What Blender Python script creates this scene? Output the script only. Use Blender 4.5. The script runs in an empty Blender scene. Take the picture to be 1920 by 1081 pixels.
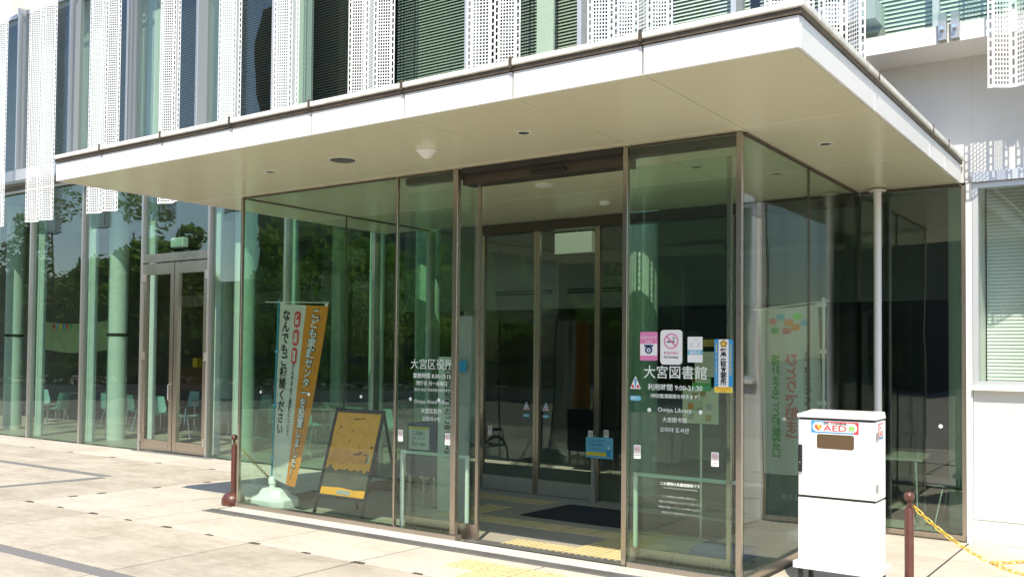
import bpy, bmesh, math, random
from mathutils import Vector, Matrix, Quaternion
random.seed(7)
R = math.radians
S = bpy.context.scene
COL = S.collection

# ------------------------------------------------------------------ camera
yaw, pit, rol, FPX, CY = R(-34.967), R(1.576), R(.514), 1761., 73.7
fw = Vector((math.sin(yaw)*math.cos(pit), math.cos(yaw)*math.cos(pit), math.sin(pit)))
r0 = Vector((math.cos(yaw), -math.sin(yaw), 0)); u0 = r0.cross(fw)
rv = math.cos(rol)*r0 + math.sin(rol)*u0; uv = -math.sin(rol)*r0 + math.cos(rol)*u0
cam = bpy.data.cameras.new('camera'); co = bpy.data.objects.new('camera', cam); COL.objects.link(co)
M4 = Matrix((rv, uv, -fw)).transposed().to_4x4(); M4.translation = (0, 0, 1.7)
co.matrix_world = M4
cam.sensor_width = 36; cam.lens = 36*FPX/1920; cam.shift_y = CY/1920
cam.clip_start = .05; cam.clip_end = 2000
S.camera = co

# ------------------------------------------------------------------ sky, sun, exposure
SUN_EL = R(53.2); SUN_AZ = Vector((.425, -.905, 0)).normalized()
w = bpy.data.worlds.new('World'); S.world = w; w.use_nodes = True
nt = w.node_tree; nt.nodes.clear()
sky = nt.nodes.new('ShaderNodeTexSky'); sky.sky_type = 'NISHITA'; sky.sun_disc = False
sky.sun_elevation = SUN_EL; sky.sun_rotation = math.atan2(SUN_AZ.x, SUN_AZ.y)
sky.air_density = 1.0; sky.dust_density = .6; sky.ozone_density = 1.2
bg = nt.nodes.new('ShaderNodeBackground'); bg.inputs[1].default_value = .15
wo = nt.nodes.new('ShaderNodeOutputWorld')
nt.links.new(sky.outputs[0], bg.inputs[0]); nt.links.new(bg.outputs[0], wo.inputs[0])
sl = bpy.data.lights.new('sun', 'SUN'); sl.energy = 3.6; sl.angle = R(.53); sl.color = (1, .925, .78)
so = bpy.data.objects.new('sun', sl); COL.objects.link(so)
ldir = Vector((-SUN_AZ.x*math.cos(SUN_EL), -SUN_AZ.y*math.cos(SUN_EL), -math.sin(SUN_EL)))
so.rotation_euler = ldir.to_track_quat('-Z', 'Y').to_euler(); so.location = (10, -20, 30)
S.view_settings.view_transform = 'Standard'; S.view_settings.look = 'None'
S.view_settings.gamma = 1; S.view_settings.exposure = .8; S.view_settings.use_curve_mapping = False
S.render.engine = 'CYCLES'
cy = S.cycles
cy.max_bounces = 10; cy.diffuse_bounces = 4; cy.glossy_bounces = 4; cy.transmission_bounces = 4
cy.transparent_max_bounces = 24; cy.use_denoising = True
cy.sample_clamp_indirect = 8; cy.caustics_reflective = False; cy.caustics_refractive = False

# ------------------------------------------------------------------ materials
def node(t, k, **v):
    n = t.nodes.new(k)
    for a, b in v.items(): setattr(n, a, b)
    return n
MATS = {}
def M(name, col, rough=.5, metal=0., var=0., scale=6., bump=0., bscale=60., rnd=0., stretch=None, coat=0., spec=.5, trans=0.):
    """principled material; var = blotchy tone variation, rnd = per-object tone variation"""
    m = bpy.data.materials.new(name); m.use_nodes = True; t = m.node_tree
    b = t.nodes['Principled BSDF']
    b.inputs['Base Color'].default_value = (*col, 1); b.inputs['Roughness'].default_value = rough
    b.inputs['Metallic'].default_value = metal; b.inputs['Coat Weight'].default_value = coat
    b.inputs['Specular IOR Level'].default_value = spec
    if var or bump or rnd:
        g = node(t, 'ShaderNodeNewGeometry'); vec = g.outputs['Position']
        if stretch:
            mp = node(t, 'ShaderNodeMapping'); mp.inputs['Scale'].default_value = stretch
            t.links.new(vec, mp.inputs[0]); vec = mp.outputs[0]
    if var or rnd:
        val = None
        if var:
            n = node(t, 'ShaderNodeTexNoise'); n.inputs['Scale'].default_value = scale; n.inputs['Detail'].default_value = 6
            n.inputs['Roughness'].default_value = .65
            t.links.new(vec, n.inputs['Vector'])
            mr = node(t, 'ShaderNodeMapRange'); mr.inputs[1].default_value = .3; mr.inputs[2].default_value = .7
            mr.inputs[3].default_value = 1-var; mr.inputs[4].default_value = 1+var
            t.links.new(n.outputs[0], mr.inputs[0]); val = mr.outputs[0]
            mr2 = node(t, 'ShaderNodeMapRange'); mr2.inputs[3].default_value = max(.05, rough-.12); mr2.inputs[4].default_value = min(1, rough+.12)
            t.links.new(n.outputs[0], mr2.inputs[0]); t.links.new(mr2.outputs[0], b.inputs['Roughness'])
        if rnd:
            oi = node(t, 'ShaderNodeObjectInfo')
            mr = node(t, 'ShaderNodeMapRange'); mr.inputs[3].default_value = 1-rnd; mr.inputs[4].default_value = 1+rnd
            t.links.new(oi.outputs['Random'], mr.inputs[0])
            if val is None: val = mr.outputs[0]
            else:
                mu = node(t, 'ShaderNodeMath', operation='MULTIPLY')
                t.links.new(val, mu.inputs[0]); t.links.new(mr.outputs[0], mu.inputs[1]); val = mu.outputs[0]
        vm = node(t, 'ShaderNodeVectorMath', operation='SCALE'); vm.inputs[0].default_value = col
        t.links.new(val, vm.inputs['Scale']); t.links.new(vm.outputs[0], b.inputs['Base Color'])
    if bump:
        n2 = node(t, 'ShaderNodeTexNoise'); n2.inputs['Scale'].default_value = bscale; n2.inputs['Detail'].default_value = 5
        t.links.new(vec, n2.inputs['Vector'])
        bp = node(t, 'ShaderNodeBump'); bp.inputs['Strength'].default_value = bump; bp.inputs['Distance'].default_value = .01
        t.links.new(n2.outputs[0], bp.inputs['Height']); t.links.new(bp.outputs[0], b.inputs['Normal'])
    if trans:
        o = t.nodes['Material Output']; tl = node(t, 'ShaderNodeBsdfTranslucent'); tl.inputs[0].default_value = (*[min(.9, q*(2.3 if name == 'leaf' else 1)) for q in col], 1)
        mx = node(t, 'ShaderNodeMixShader'); mx.inputs[0].default_value = trans
        t.links.new(b.outputs[0], mx.inputs[1]); t.links.new(tl.outputs[0], mx.inputs[2]); t.links.new(mx.outputs[0], o.inputs[0])
    MATS[name] = m
    return m
def glass(name, tint, f0):
    """thin architectural glass: tinted see-through, Schlick mirror reflection on both faces"""
    m = bpy.data.materials.new(name); m.use_nodes = True; t = m.node_tree; t.nodes.clear()
    o = node(t, 'ShaderNodeOutputMaterial'); mx = node(t, 'ShaderNodeMixShader')
    tr = node(t, 'ShaderNodeBsdfTransparent'); tr.inputs[0].default_value = (*tint, 1)
    gl = node(t, 'ShaderNodeBsdfGlossy'); gl.inputs['Roughness'].default_value = 0.0
    lw = node(t, 'ShaderNodeLayerWeight'); lw.inputs[0].default_value = .5
    pw = node(t, 'ShaderNodeMath', operation='POWER'); pw.inputs[1].default_value = 5
    ma = node(t, 'ShaderNodeMath', operation='MULTIPLY_ADD'); ma.inputs[1].default_value = 1-f0; ma.inputs[2].default_value = f0
    t.links.new(lw.outputs['Facing'], pw.inputs[0]); t.links.new(pw.outputs[0], ma.inputs[0])
    # gentle waviness of float glass
    g = node(t, 'ShaderNodeNewGeometry'); n = node(t, 'ShaderNodeTexNoise'); n.inputs['Scale'].default_value = .9; n.inputs['Detail'].default_value = 1
    bp = node(t, 'ShaderNodeBump'); bp.inputs['Strength'].default_value = .10; bp.inputs['Distance'].default_value = .05
    t.links.new(g.outputs['Position'], n.inputs['Vector']); t.links.new(n.outputs[0], bp.inputs['Height']); t.links.new(bp.outputs[0], gl.inputs['Normal'])
    t.links.new(ma.outputs[0], mx.inputs[0]); t.links.new(tr.outputs[0], mx.inputs[1]); t.links.new(gl.outputs[0], mx.inputs[2])
    t.links.new(mx.outputs[0], o.inputs[0])
    return m
G_FAC = glass('facade_glass', (.80, .905, .845), .11)
G_WIN = glass('window_glass', (.905, .955, .915), .05)
G_UP = glass('upper_glass', (.86, .925, .885), .075)
G_VES = glass('vestibule_glass', (.866, .942, .89), .055)
G_CLR = glass('clear_glass', (.93, .97, .94), .04)

def concrete(name, col, dark):
    m = M(name, col, .85); t = m.node_tree; b = t.nodes['Principled BSDF']
    g = node(t, 'ShaderNodeNewGeometry'); oi = node(t, 'ShaderNodeObjectInfo')
    n1 = node(t, 'ShaderNodeTexNoise'); n1.inputs['Scale'].default_value = 1.1; n1.inputs['Detail'].default_value = 7; n1.inputs['Roughness'].default_value = .62
    n2 = node(t, 'ShaderNodeTexNoise'); n2.inputs['Scale'].default_value = 140; n2.inputs['Detail'].default_value = 3
    n3 = node(t, 'ShaderNodeTexNoise'); n3.inputs['Scale'].default_value = 7; n3.inputs['Detail'].default_value = 8; n3.inputs['Roughness'].default_value = .7
    mp = node(t, 'ShaderNodeMapping'); mp.inputs['Scale'].default_value = (1, 1.7, 1)
    t.links.new(g.outputs['Position'], mp.inputs[0])
    for n in (n1, n3): t.links.new(mp.outputs[0], n.inputs['Vector'])
    t.links.new(g.outputs['Position'], n2.inputs['Vector'])
    ra = node(t, 'ShaderNodeValToRGB'); ra.color_ramp.elements[0].position = .36; ra.color_ramp.elements[1].position = .6
    ra.color_ramp.elements[0].color = (*dark, 1); ra.color_ramp.elements[1].color = (*col, 1)
    ad = node(t, 'ShaderNodeMath', operation='MULTIPLY_ADD'); ad.inputs[1].default_value = .45; 
    t.links.new(n3.outputs[0], ad.inputs[0])
    sc = node(t, 'ShaderNodeMath', operation='MULTIPLY'); sc.inputs[1].default_value = .6
    t.links.new(n1.outputs[0], sc.inputs[0]); t.links.new(sc.outputs[0], ad.inputs[2]); t.links.new(ad.outputs[0], ra.inputs[0])
    mr = node(t, 'ShaderNodeMapRange'); mr.inputs[3].default_value = .93; mr.inputs[4].default_value = 1.06
    t.links.new(oi.outputs['Random'], mr.inputs[0])
    m2 = node(t, 'ShaderNodeMapRange'); m2.inputs[1].default_value = .25; m2.inputs[2].default_value = .75; m2.inputs[3].default_value = .9; m2.inputs[4].default_value = 1.08
    t.links.new(n2.outputs[0], m2.inputs[0])
    mu = node(t, 'ShaderNodeMath', operation='MULTIPLY'); t.links.new(mr.outputs[0], mu.inputs[0]); t.links.new(m2.outputs[0], mu.inputs[1])
    vm = node(t, 'ShaderNodeVectorMath', operation='SCALE'); t.links.new(ra.outputs[0], vm.inputs[0]); t.links.new(mu.outputs[0], vm.inputs['Scale'])
    t.links.new(vm.outputs[0], b.inputs['Base Color'])
    bp = node(t, 'ShaderNodeBump'); bp.inputs['Strength'].default_value = .15; bp.inputs['Distance'].default_value = .004
    t.links.new(n2.outputs[0], bp.inputs['Height']); t.links.new(bp.outputs[0], b.inputs['Normal'])
    return m
PAVE = concrete('worn_concrete', (.53, .47, .385), (.33, .285, .22))
PAVE2 = concrete('clean_concrete', (.60, .545, .46), (.47, .415, .34))
CURB = concrete('kerb_concrete', (.64, .61, .56), (.5, .47, .42))
ASPH = M('plaza_ground', (.24, .22, .19), .9, var=.18, scale=.6, bump=.2, bscale=90)
JOINT = M('joint_dirt', (.035, .03, .024), .95)
SLOTM = M('rusty_slot', (.085, .07, .055), .9, var=.4, scale=40)
GRAN = M('dark_granite', (.20, .195, .19), .7, var=.2, scale=60, bump=.1)
FLOOR = M('floor_stone', (.40, .37, .30), .45, var=.07, scale=3)
WHITE = M('white_panel', (.80, .79, .77), .32, var=.03, scale=1.2, spec=.4)
SOFFIT = M('soffit_panel', (.69, .665, .485), .24, spec=.5)
COPE = M('coping_metal', (.74, .72, .66), .5, var=.22, scale=9, stretch=(1, 1, .15))
DRIP = M('brown_drip', (.13, .10, .07), .5, metal=.4, var=.3, scale=12)
BRONZE = M('bronze_steel', (.44, .385, .32), .27, metal=.9, var=.12, scale=2, stretch=(1, 1, .12))
STEEL = M('satin_steel', (.56, .54, .51), .34, metal=.8, var=.1, scale=3, stretch=(1, 1, .2))
ALU = M('silver_frame', (.62, .64, .67), .4, metal=.4)
HEADM = M('dark_bronze', (.10, .085, .07), .35, metal=.7)
DARKM = M('dark_metal', (.045, .042, .04), .45, metal=.3)
PERF = M('white_coated_steel', (.84, .84, .83), .42, var=.02, scale=3)
FLAT = M('flat_steel_paint', (.62, .68, .64), .5, var=.03, scale=2)
COLM = M('column_paint', (.74, .78, .74), .5, var=.03, scale=1)
WALL = M('white_render', (.66, .65, .625), .75, var=.05, scale=1.5, bump=.08, bscale=120)
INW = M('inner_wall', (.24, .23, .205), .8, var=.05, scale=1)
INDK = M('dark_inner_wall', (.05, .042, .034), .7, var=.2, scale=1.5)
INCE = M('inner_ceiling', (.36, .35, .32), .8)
HALL = M('hall_stone', (.36, .34, .285), .4, var=.07, scale=3)
BLIND = M('blind_slat', (.84, .86, .84), .45)
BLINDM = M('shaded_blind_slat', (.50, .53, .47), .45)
BLIND2 = M('open_blind_slat', (.30, .29, .26), .5)
SILLM = M('sill_metal', (.55, .53, .49), .45, metal=.5)
AEDW = M('cabinet_white', (.86, .86, .85), .28, coat=.2)
AEDG = M('cabinet_seam', (.03, .028, .025), .5)
BROWN = M('brown_plastic', (.105, .035, .024), .38, coat=.15, var=.22, scale=20)
YEL = M('yellow_chain', (.78, .50, .06), .4)
TACT = M('tactile_yellow', (.56, .455, .23), .7, var=.1, scale=30, rnd=.06)
TACW = M('worn_tactile', (.60, .485, .25), .8, var=.35, scale=26, rnd=.06)
MAT = M('entrance_mat', (.022, .022, .026), .95, bump=.6, bscale=350)
TEAL = M('teal_shell', (.25, .47, .43), .4)
CHROME = M('chrome', (.75, .75, .75), .15, metal=1)
TABLE = M('table_top', (.24, .225, .19), .4)
BLACK = M('black_plastic', (.015, .015, .016), .4)
ORANGE = M('orange_poster', (.86, .37, .035), .6, var=.12, scale=14)
ORCLOTH = M('orange_cloth', (.86, .32, .04), .8, trans=.25)
CREAM = M('cream_cloth', (.9, .87, .79), .8, trans=.3)
WCLOTH = M('white_cloth', (.9, .91, .87), .8, trans=.35)
WPL = M('white_plastic', (.80, .81, .79), .4)
TPOLE = M('teal_pole', (.03, .26, .33), .4)
BLUECL = M('blue_cloth', (.02, .045, .16), .7)
RUB = M('rubber', (.02, .02, .02), .6)
TEALB = M('dark_teal_board', (.03, .12, .12), .5)
GREYB = M('grey_board', (.10, .095, .08), .3, var=.2, scale=7)
def flatmat(n, c, r=.5): return M(n, c, r)
P_W = flatmat('print_white', (.84, .84, .82)); P_K = flatmat('print_black', (.015, .015, .015)); P_R = flatmat('print_red', (.72, .05, .05))
P_B = flatmat('print_blue', (.03, .30, .62)); P_PK = flatmat('print_pink', (.74, .22, .45)); P_G = flatmat('print_green', (.12, .42, .10))
P_LG = flatmat('print_light_green', (.25, .70, .12)); P_Y = flatmat('print_yellow', (.85, .62, .05)); P_O = flatmat('print_orange', (.82, .25, .04))
P_LB = flatmat('print_light_blue', (.16, .48, .66)); P_C = flatmat('print_cream', (.66, .62, .48)); P_GD = flatmat('print_gold', (.45, .28, .06))
P_RS = flatmat('print_rose', (.72, .20, .18)); P_GR = flatmat('print_grey', (.35, .36, .37)); P_VT = flatmat('vinyl_white', (.80, .85, .80))
P_VD = flatmat('vinyl_dim', (.42, .46, .42)); P_DB = flatmat('print_dark_blue', (.03, .06, .2)); P_TB = flatmat('print_pale_green', (.50, .62, .50))
LEAF = M('leaf', (.10, .175, .03), .5, var=.45, scale=1.2, trans=.5)
LEAF2 = M('hedge_leaf', (.08, .13, .025), .55, var=.4, scale=2, trans=.4)
BARK = M('bark', (.10, .07, .05), .9, var=.3, scale=8, bump=.5, bscale=20)
TOWER = M('tower_cladding', (.10, .088, .078), .8, var=.15, scale=.2)
TOWG = M('tower_window', (.03, .035, .04), .15)
STONE = M('planter_stone', (.30, .28, .25), .85, var=.2, scale=3)

# ------------------------------------------------------------------ builders
ORG = {}
class MB:
    def __init__(s): s.v = []; s.f = []
    def box(s, x0, x1, y0, y1, z0, z1):
        n = len(s.v); s.v += [(x, y, z) for z in (z0, z1) for y in (y0, y1) for x in (x0, x1)]
        s.f += [[n+i for i in q] for q in ((0, 2, 3, 1), (4, 5, 7, 6), (0, 1, 5, 4), (2, 6, 7, 3), (0, 4, 6, 2), (1, 3, 7, 5))]; return s
    def hexa(s, p):   # 8 points ordered as box()
        n = len(s.v); s.v += [tuple(q) for q in p]
        s.f += [[n+i for i in q] for q in ((0, 2, 3, 1), (4, 5, 7, 6), (0, 1, 5, 4), (2, 6, 7, 3), (0, 4, 6, 2), (1, 3, 7, 5))]; return s
    def poly(s, pts):
        n = len(s.v); s.v += [tuple(p) for p in pts]; s.f.append(list(range(n, n+len(pts)))); return s
    def prism(s, pts, d):
        """closed outline (3-D points) pushed along vector d"""
        n = len(s.v); k = len(pts); d = Vector(d)
        s.v += [tuple(p) for p in pts] + [tuple(Vector(p)+d) for p in pts]
        s.f.append(list(range(n, n+k))[::-1]); s.f.append(list(range(n+k, n+2*k)))
        s.f += [[n+i, n+(i+1) % k, n+k+(i+1) % k, n+k+i] for i in range(k)]; return s
    def tube(s, pts, r, k=8, cap=True, closed=False):
        pts = [Vector(p) for p in pts]; m = len(pts); n = len(s.v)
        rr = r if isinstance(r, (list, tuple)) else [r]*m
        up = None
        for i, p in enumerate(pts):
            a = pts[(i-1) % m] if (i or closed) else p; b = pts[(i+1) % m] if (i < m-1 or closed) else p
            t = (b-a).normalized()
            if up is None: up = t.orthogonal().normalized()
            up = (up - t*up.dot(t)).normalized(); sd = t.cross(up)
            s.v += [tuple(p + (up*math.cos(2*math.pi*j/k) + sd*math.sin(2*math.pi*j/k))*rr[i]) for j in range(k)]
        for i in range(m if closed else m-1):
            i2 = (i+1) % m
            s.f += [[n+i*k+j, n+i*k+(j+1) % k, n+i2*k+(j+1) % k, n+i2*k+j] for j in range(k)]
        if cap and not closed:
            s.f.append([n+j for j in range(k)][::-1]); s.f.append([n+(m-1)*k+j for j in range(k)])
        return s
    def lathe(s, prof, c=(0, 0, 0), k=16):
        n = len(s.v); cx, cy_, cz = c
        for r, z in prof: s.v += [(cx+r*math.cos(2*math.pi*j/k), cy_+r*math.sin(2*math.pi*j/k), cz+z) for j in range(k)]
        for i in range(len(prof)-1):
            s.f += [[n+i*k+j, n+i*k+(j+1) % k, n+(i+1)*k+(j+1) % k, n+(i+1)*k+j] for j in range(k)]
        s.f.append([n+j for j in range(k)][::-1]); s.f.append([n+(len(prof)-1)*k+j for j in range(k)]); return s
    def build(s, name, mat, parent=None, smooth=False, bevel=0., kind=None, seg=2):
        org = ORG.get(parent.name, Vector()) if parent else Vector()
        me = bpy.data.meshes.new(name)
        me.from_pydata([(v[0]-org[0], v[1]-org[1], v[2]-org[2]) for v in s.v], [], s.f)
        me.materials.append(mat)
        if smooth:
            for p in me.polygons: p.use_smooth = True
            try: me.set_sharp_from_angle(angle=R(40))
            except Exception: pass
        o = bpy.data.objects.new(name, me); COL.objects.link(o)
        if parent: o.parent = parent; ORG[o.name] = org
        if bevel:
            md = o.modifiers.new('bevel', 'BEVEL'); md.width = bevel; md.segments = seg; md.limit_method = 'ANGLE'
        if kind: o['kind'] = kind
        return o
def tag(o, label, cat, group=None, kind=None):
    o['label'] = label; o['category'] = cat
    if group: o['group'] = group
    if kind: o['kind'] = kind
    return o
def thing(name, label, cat, loc=(0, 0, 0), group=None):
    o = bpy.data.objects.new(name, None); COL.objects.link(o); o.location = loc; o.empty_display_size = .1
    ORG[o.name] = Vector(loc)
    return tag(o, label, cat, group)
def dup(root, loc, rz=0., label=None):
    r = root.copy(); COL.objects.link(r); r.location = loc; r.rotation_euler = (0, 0, rz)
    if label: r['label'] = label
    for c in root.children:
        d = c.copy(); COL.objects.link(d); d.parent = r
        for g in c.children:
            h = g.copy(); COL.objects.link(h); h.parent = d
    return r
def gz(y): return 0. if y < 5.5 else -.09*(y-5.5)/4.6

# text: outlines of a font, laid through a mapping function (x, y) -> 3-D point
def text(name, body, mat, parent, fn, w=None, h=None, cx=0., cy0=0., fat=0., vert=False, sp=1., split=0.):
    c = bpy.data.curves.new('t', 'FONT')
    c.body = '\n'.join(body) if vert else body
    c.align_x = 'CENTER'; c.align_y = 'TOP'; c.size = 1; c.space_line = sp; c.offset = fat; c.resolution_u = 2
    o = bpy.data.objects.new('t', c); COL.objects.link(o)
    dg = bpy.context.evaluated_depsgraph_get()
    me = bpy.data.meshes.new_from_object(o.evaluated_get(dg))
    bpy.data.objects.remove(o); bpy.data.curves.remove(c)
    vs = [v.co.copy() for v in me.vertices]
    if not vs: return None
    x0 = min(v.x for v in vs); x1 = max(v.x for v in vs); y0 = min(v.y for v in vs); y1 = max(v.y for v in vs)
    sx = w/(x1-x0) if w else None; sy = h/(y1-y0) if h else None
    sx = sx or sy; sy = sy or sx
    org = ORG.get(parent.name, Vector()) if parent else Vector()
    for v in me.vertices:
        p = fn(cx + (v.co.x-(x0+x1)/2)*sx, cy0 + (v.co.y-(y0+y1)/2)*sy)
        v.co = Vector(p) - org
    me.materials.clear(); me.materials.append(mat); me.name = name
    ob = bpy.data.objects.new(name, me); COL.objects.link(ob)
    if parent: ob.parent = parent; ORG[ob.name] = org
    return ob
def front(y): return lambda x, z: (x, y, z)              # a plane facing the street
def side(x): return lambda y, z: (x, y, z)                # a plane facing +X
def rrect(x0, x1, z0, z1, r, k=4):
    p = []
    for cx, cz, a in ((x1-r, z1-r, 0), (x0+r, z1-r, 90), (x0+r, z0+r, 180), (x1-r, z0+r, 270)):
        p += [(cx+r*math.cos(R(a+90*i/k)), cz+r*math.sin(R(a+90*i/k))) for i in range(k+1)]
    return p
def plate(name, pts, fn, depth, mat, parent, **kw):
    """flat piece with a little thickness: outline in 2-D, laid through fn, pushed by depth"""
    return MB().prism([fn(*p) for p in pts], depth).build(name, mat, parent, **kw)
def disc(cx, cz, r, k=20): return [(cx+r*math.cos(2*math.pi*i/k), cz+r*math.sin(2*math.pi*i/k)) for i in range(k)]
def ringm(cx, cz, r0, r1, fn, k=24):
    m = MB()
    for i in range(k):
        a, b = 2*math.pi*i/k, 2*math.pi*(i+1)/k
        m.poly([fn(cx+r0*math.cos(a), cz+r0*math.sin(a)), fn(cx+r0*math.cos(b), cz+r0*math.sin(b)), fn(cx+r1*math.cos(b), cz+r1*math.sin(b)), fn(cx+r1*math.cos(a), cz+r1*math.sin(a))])
    return m

# ------------------------------------------------------------------ ground and paving
g = MB()
ys = [-400, -60, 5.5, 10.1, 40, 400]; zs = [-.03, -.03, -.03, -.12, -.12, -.12]
for i in range(5): g.poly([(-500, ys[i], zs[i]), (500, ys[i], zs[i]), (500, ys[i+1], zs[i+1]), (-500, ys[i+1], zs[i+1])])
tag(g.build('ground', ASPH), 'pale plaza ground stretching away in front of the building', 'ground', kind='structure')
pav = bpy.data.objects.new('pavement', None); COL.objects.link(pav); ORG['pavement'] = Vector()
tag(pav, 'beige concrete slab paving with dark drain slots at its joints', 'pavement', kind='structure')
def slab(x0, x1, y0, y1, mat, top=0., name='paving_slab', g=.0095):
    if x1-x0 < .05 or y1-y0 < .05: return
    x0 += g; x1 -= g; y0 += g; y1 -= g; j = random.uniform(-.0012, .0012)+top; b = .002
    m = MB()
    def ring(i, dz): return [(x0+i, y0+i, gz(y0+i)+dz+j), (x1-i, y0+i, gz(y0+i)+dz+j), (x1-i, y1-i, gz(y1-i)+dz+j), (x0+i, y1-i, gz(y1-i)+dz+j)]
    m.v = ring(0, -.03) + ring(0, -b) + ring(b, 0)
    m.f = [[8, 9, 10, 11]] + [[a+i, a+(i+1) % 4, a+4+(i+1) % 4, a+4+i] for a in (0, 4) for i in range(4)]
    return m.build(name, mat, pav)
for (ya, yb) in ((1.7, 5.5), (5.5, 10.05)): MB().poly([(-22.2, ya, gz(ya)-.0075), (1.1, ya, gz(ya)-.0075), (1.1, yb, gz(yb)-.0075), (-22.2, yb, gz(yb)-.0075)]).build('joint_bed', JOINT, pav)
XE = [-5.44+1.28*k for k in range(-13, 6)]
rows = [(1.73, 3.01), (3.01, 4.07), (4.22, 5.575), (5.575, 6.83), (6.83, 8.1), (8.1, 9.0), (9.0, 10.03)]
for (y0, y1) in rows:
    for i in range(len(XE)-1):
        x0, x1 = XE[i], XE[i+1]
        mat = PAVE if y1 < 5.6 else PAVE2
        if y0 > 8.9: mat = PAVE2
        if x1 < -10.4 and 5.5 < y0 < 8.9: mat = PAVE
        segs = [(x0, x1)]
        cut = (-8.56, -2.0) if y0 < 6 and y1 > 6 else ((-8.5, -2.6) if y0 > 6.5 else None)
        if cut:
            segs = []
            for a, b in ((x0, min(x1, cut[0])), (max(x0, cut[0]), min(x1, cut[1])), (max(x0, cut[1]), x1)):
                if b-a > .02: segs.append((a, b))
        for a, b in segs:
            inside = cut and a >= cut[0]-1e-6 and b <= cut[1]+1e-6
            if inside and y0 > 6.5: continue
            slab(a, b, y0, 6.44 if inside else y1, mat)
for k in range(16):  # granite bands
    slab(XE[0]+1.2*k, XE[0]+1.2*(k+1), 4.07, 4.22, GRAN, name='granite_strip', g=.003)
for k in range(8): slab(-21.6+1.2*k, -20.4+1.2*k, 7.38, 7.55, GRAN, top=.004, name='granite_strip', g=.003)
for k in range(3): slab(-12.0, -11.83, 5.75+.53*k, 6.28+.53*k, GRAN, top=.004, name='granite_strip', g=.003)
def slot(x, y, lx, ly):
    return MB().box(x-lx, x+lx, y-ly, y+ly, gz(y)-.01, gz(y)+.004).build('drain_slot', SLOTM, pav)
for k in range(16): slot(-10.48+.637*k+random.uniform(-.02, .02), 5.572, .042 if k % 2 else .058, .018 if k % 2 else .026)
for y in (6.11, 6.47, 7.22, 7.98): slot(-10.52, y, .03, .05)
for k in range(9): slot(-19.4+1.27*k+random.uniform(-.05, .05), 9.0, .06, .022)
# kerb strip and steel grating along the glass front
for k in range(5):
    a = -8.45+1.2*k
    MB().box(a+.003, min(a+1.197, -2.45), 6.585, 6.785, -.06, -.008).build('kerb_strip', CURB, pav, bevel=.004)
gr = thing('drain_grate', 'long narrow steel drain grate along the foot of the glass entrance', 'drain grate', (-5.3, 6.51, -.02))
MB().box(-8.58, -2.0, 6.452, 6.578, -.11, -.075).build('trough', DARKM, gr)
for y in (6.452, 6.576): MB().box(-8.58, -2.0, y-.006, y+.006, -.075, -.012).build('edge_bar', STEEL, gr)
m = MB()
for i in range(9): m.box(-8.57, -2.01, 6.464+i*.0125, 6.468+i*.0125, -.045, -.014)
m.build('bearing_bars', STEEL, gr, kind='stuff')
m = MB()
for i in range(164): m.box(-8.56+i*.04, -8.554+i*.04, 6.46, 6.57, -.043, -.017)
m.build('cross_bars', STEEL, gr, kind='stuff')
# tactile tiles
def tact_mesh(mat, bars=False, n=5, low=.005):
    m = MB(); a = .3225/2
    m.box(-a+.002, a-.002, -a+.002, a-.002, -.01, .004)
    if bars:
        for i in range(4):
            y = -a+.04+i*.08
            m.hexa([(-a+.02, y-.016, .004), (a-.02, y-.016, .004), (-a+.02, y+.016, .004), (a-.02, y+.016, .004), (-a+.026, y-.01, .004+low), (a-.026, y-.01, .004+low), (-a+.026, y+.01, .004+low), (a-.026, y+.01, .004+low)])
    else:
        for i in range(n):
            for j in range(n):
                x = -a+(i+.5)*2*a/n; y = -a+(j+.5)*2*a/n; k0 = len(m.v)
                for r, z in ((.019, .004), (.011, .004+low)): m.v += [(x+r*math.cos(q*math.pi/3), y+r*math.sin(q*math.pi/3), z) for q in range(6)]
                m.f += [[k0+q, k0+(q+1) % 6, k0+6+(q+1) % 6, k0+6+q] for q in range(6)] + [[k0+6+q for q in range(6)]]
    return m
def tiles(mat, parent, spots, bars=False, n=5, name='tactile_tile'):
    src = None
    for x, y, rz in spots:
        if src is None: o = tact_mesh(mat, bars, n).build(name, mat, None); src = o
        else: o = src.copy(); COL.objects.link(o)
        o.parent = parent; o.location = (x, y, gz(y)); o.rotation_euler = (-.0196 if y > 5.5 else 0, 0, rz)
tiles(TACW, pav, [(-4.65+.325*i, 6.095, 0) for i in range(3)] + [(-4.32+.325*i, 5.77, 0) for i in range(2)])

# ------------------------------------------------------------------ floors inside
fl = MB().poly([(-8.45, 6.72, gz(6.72)-.004), (-2.66, 6.72, gz(6.72)-.004), (-2.66, 10.1, gz(10.1)-.004), (-8.45, 10.1, gz(10.1)-.004)]).build('floor', FLOOR)
tag(fl, 'beige stone floor inside the glass entrance lobby', 'floor', kind='structure'); ORG['floor'] = Vector()
hf = MB().poly([(-26, 10.1, -.094), (6, 10.1, -.094), (6, 24, -.11), (-26, 24, -.11)]).build('hall_floor', HALL)
tag(hf, 'beige floor of the hall behind the glass wall', 'floor', kind='structure')
tiles(TACT, fl, [(-4.86+.325*i, 7.14, 0) for i in range(4)] + [(-4.21+.325*i, 7.465, 0) for i in range(2)] + [(-4.21+.325*i, 7.79, 0) for i in range(2)]
      + [(-7.2+.325*i, 9.5, 0) for i in range(4)] + [(-6.4, 8.45, 0), (-6.4, 8.78, 0)])
tiles(TACT, fl, [(-6.4+.325*i, 8.09, 0) for i in range(7)], bars=True, name='guide_tile')
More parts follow.
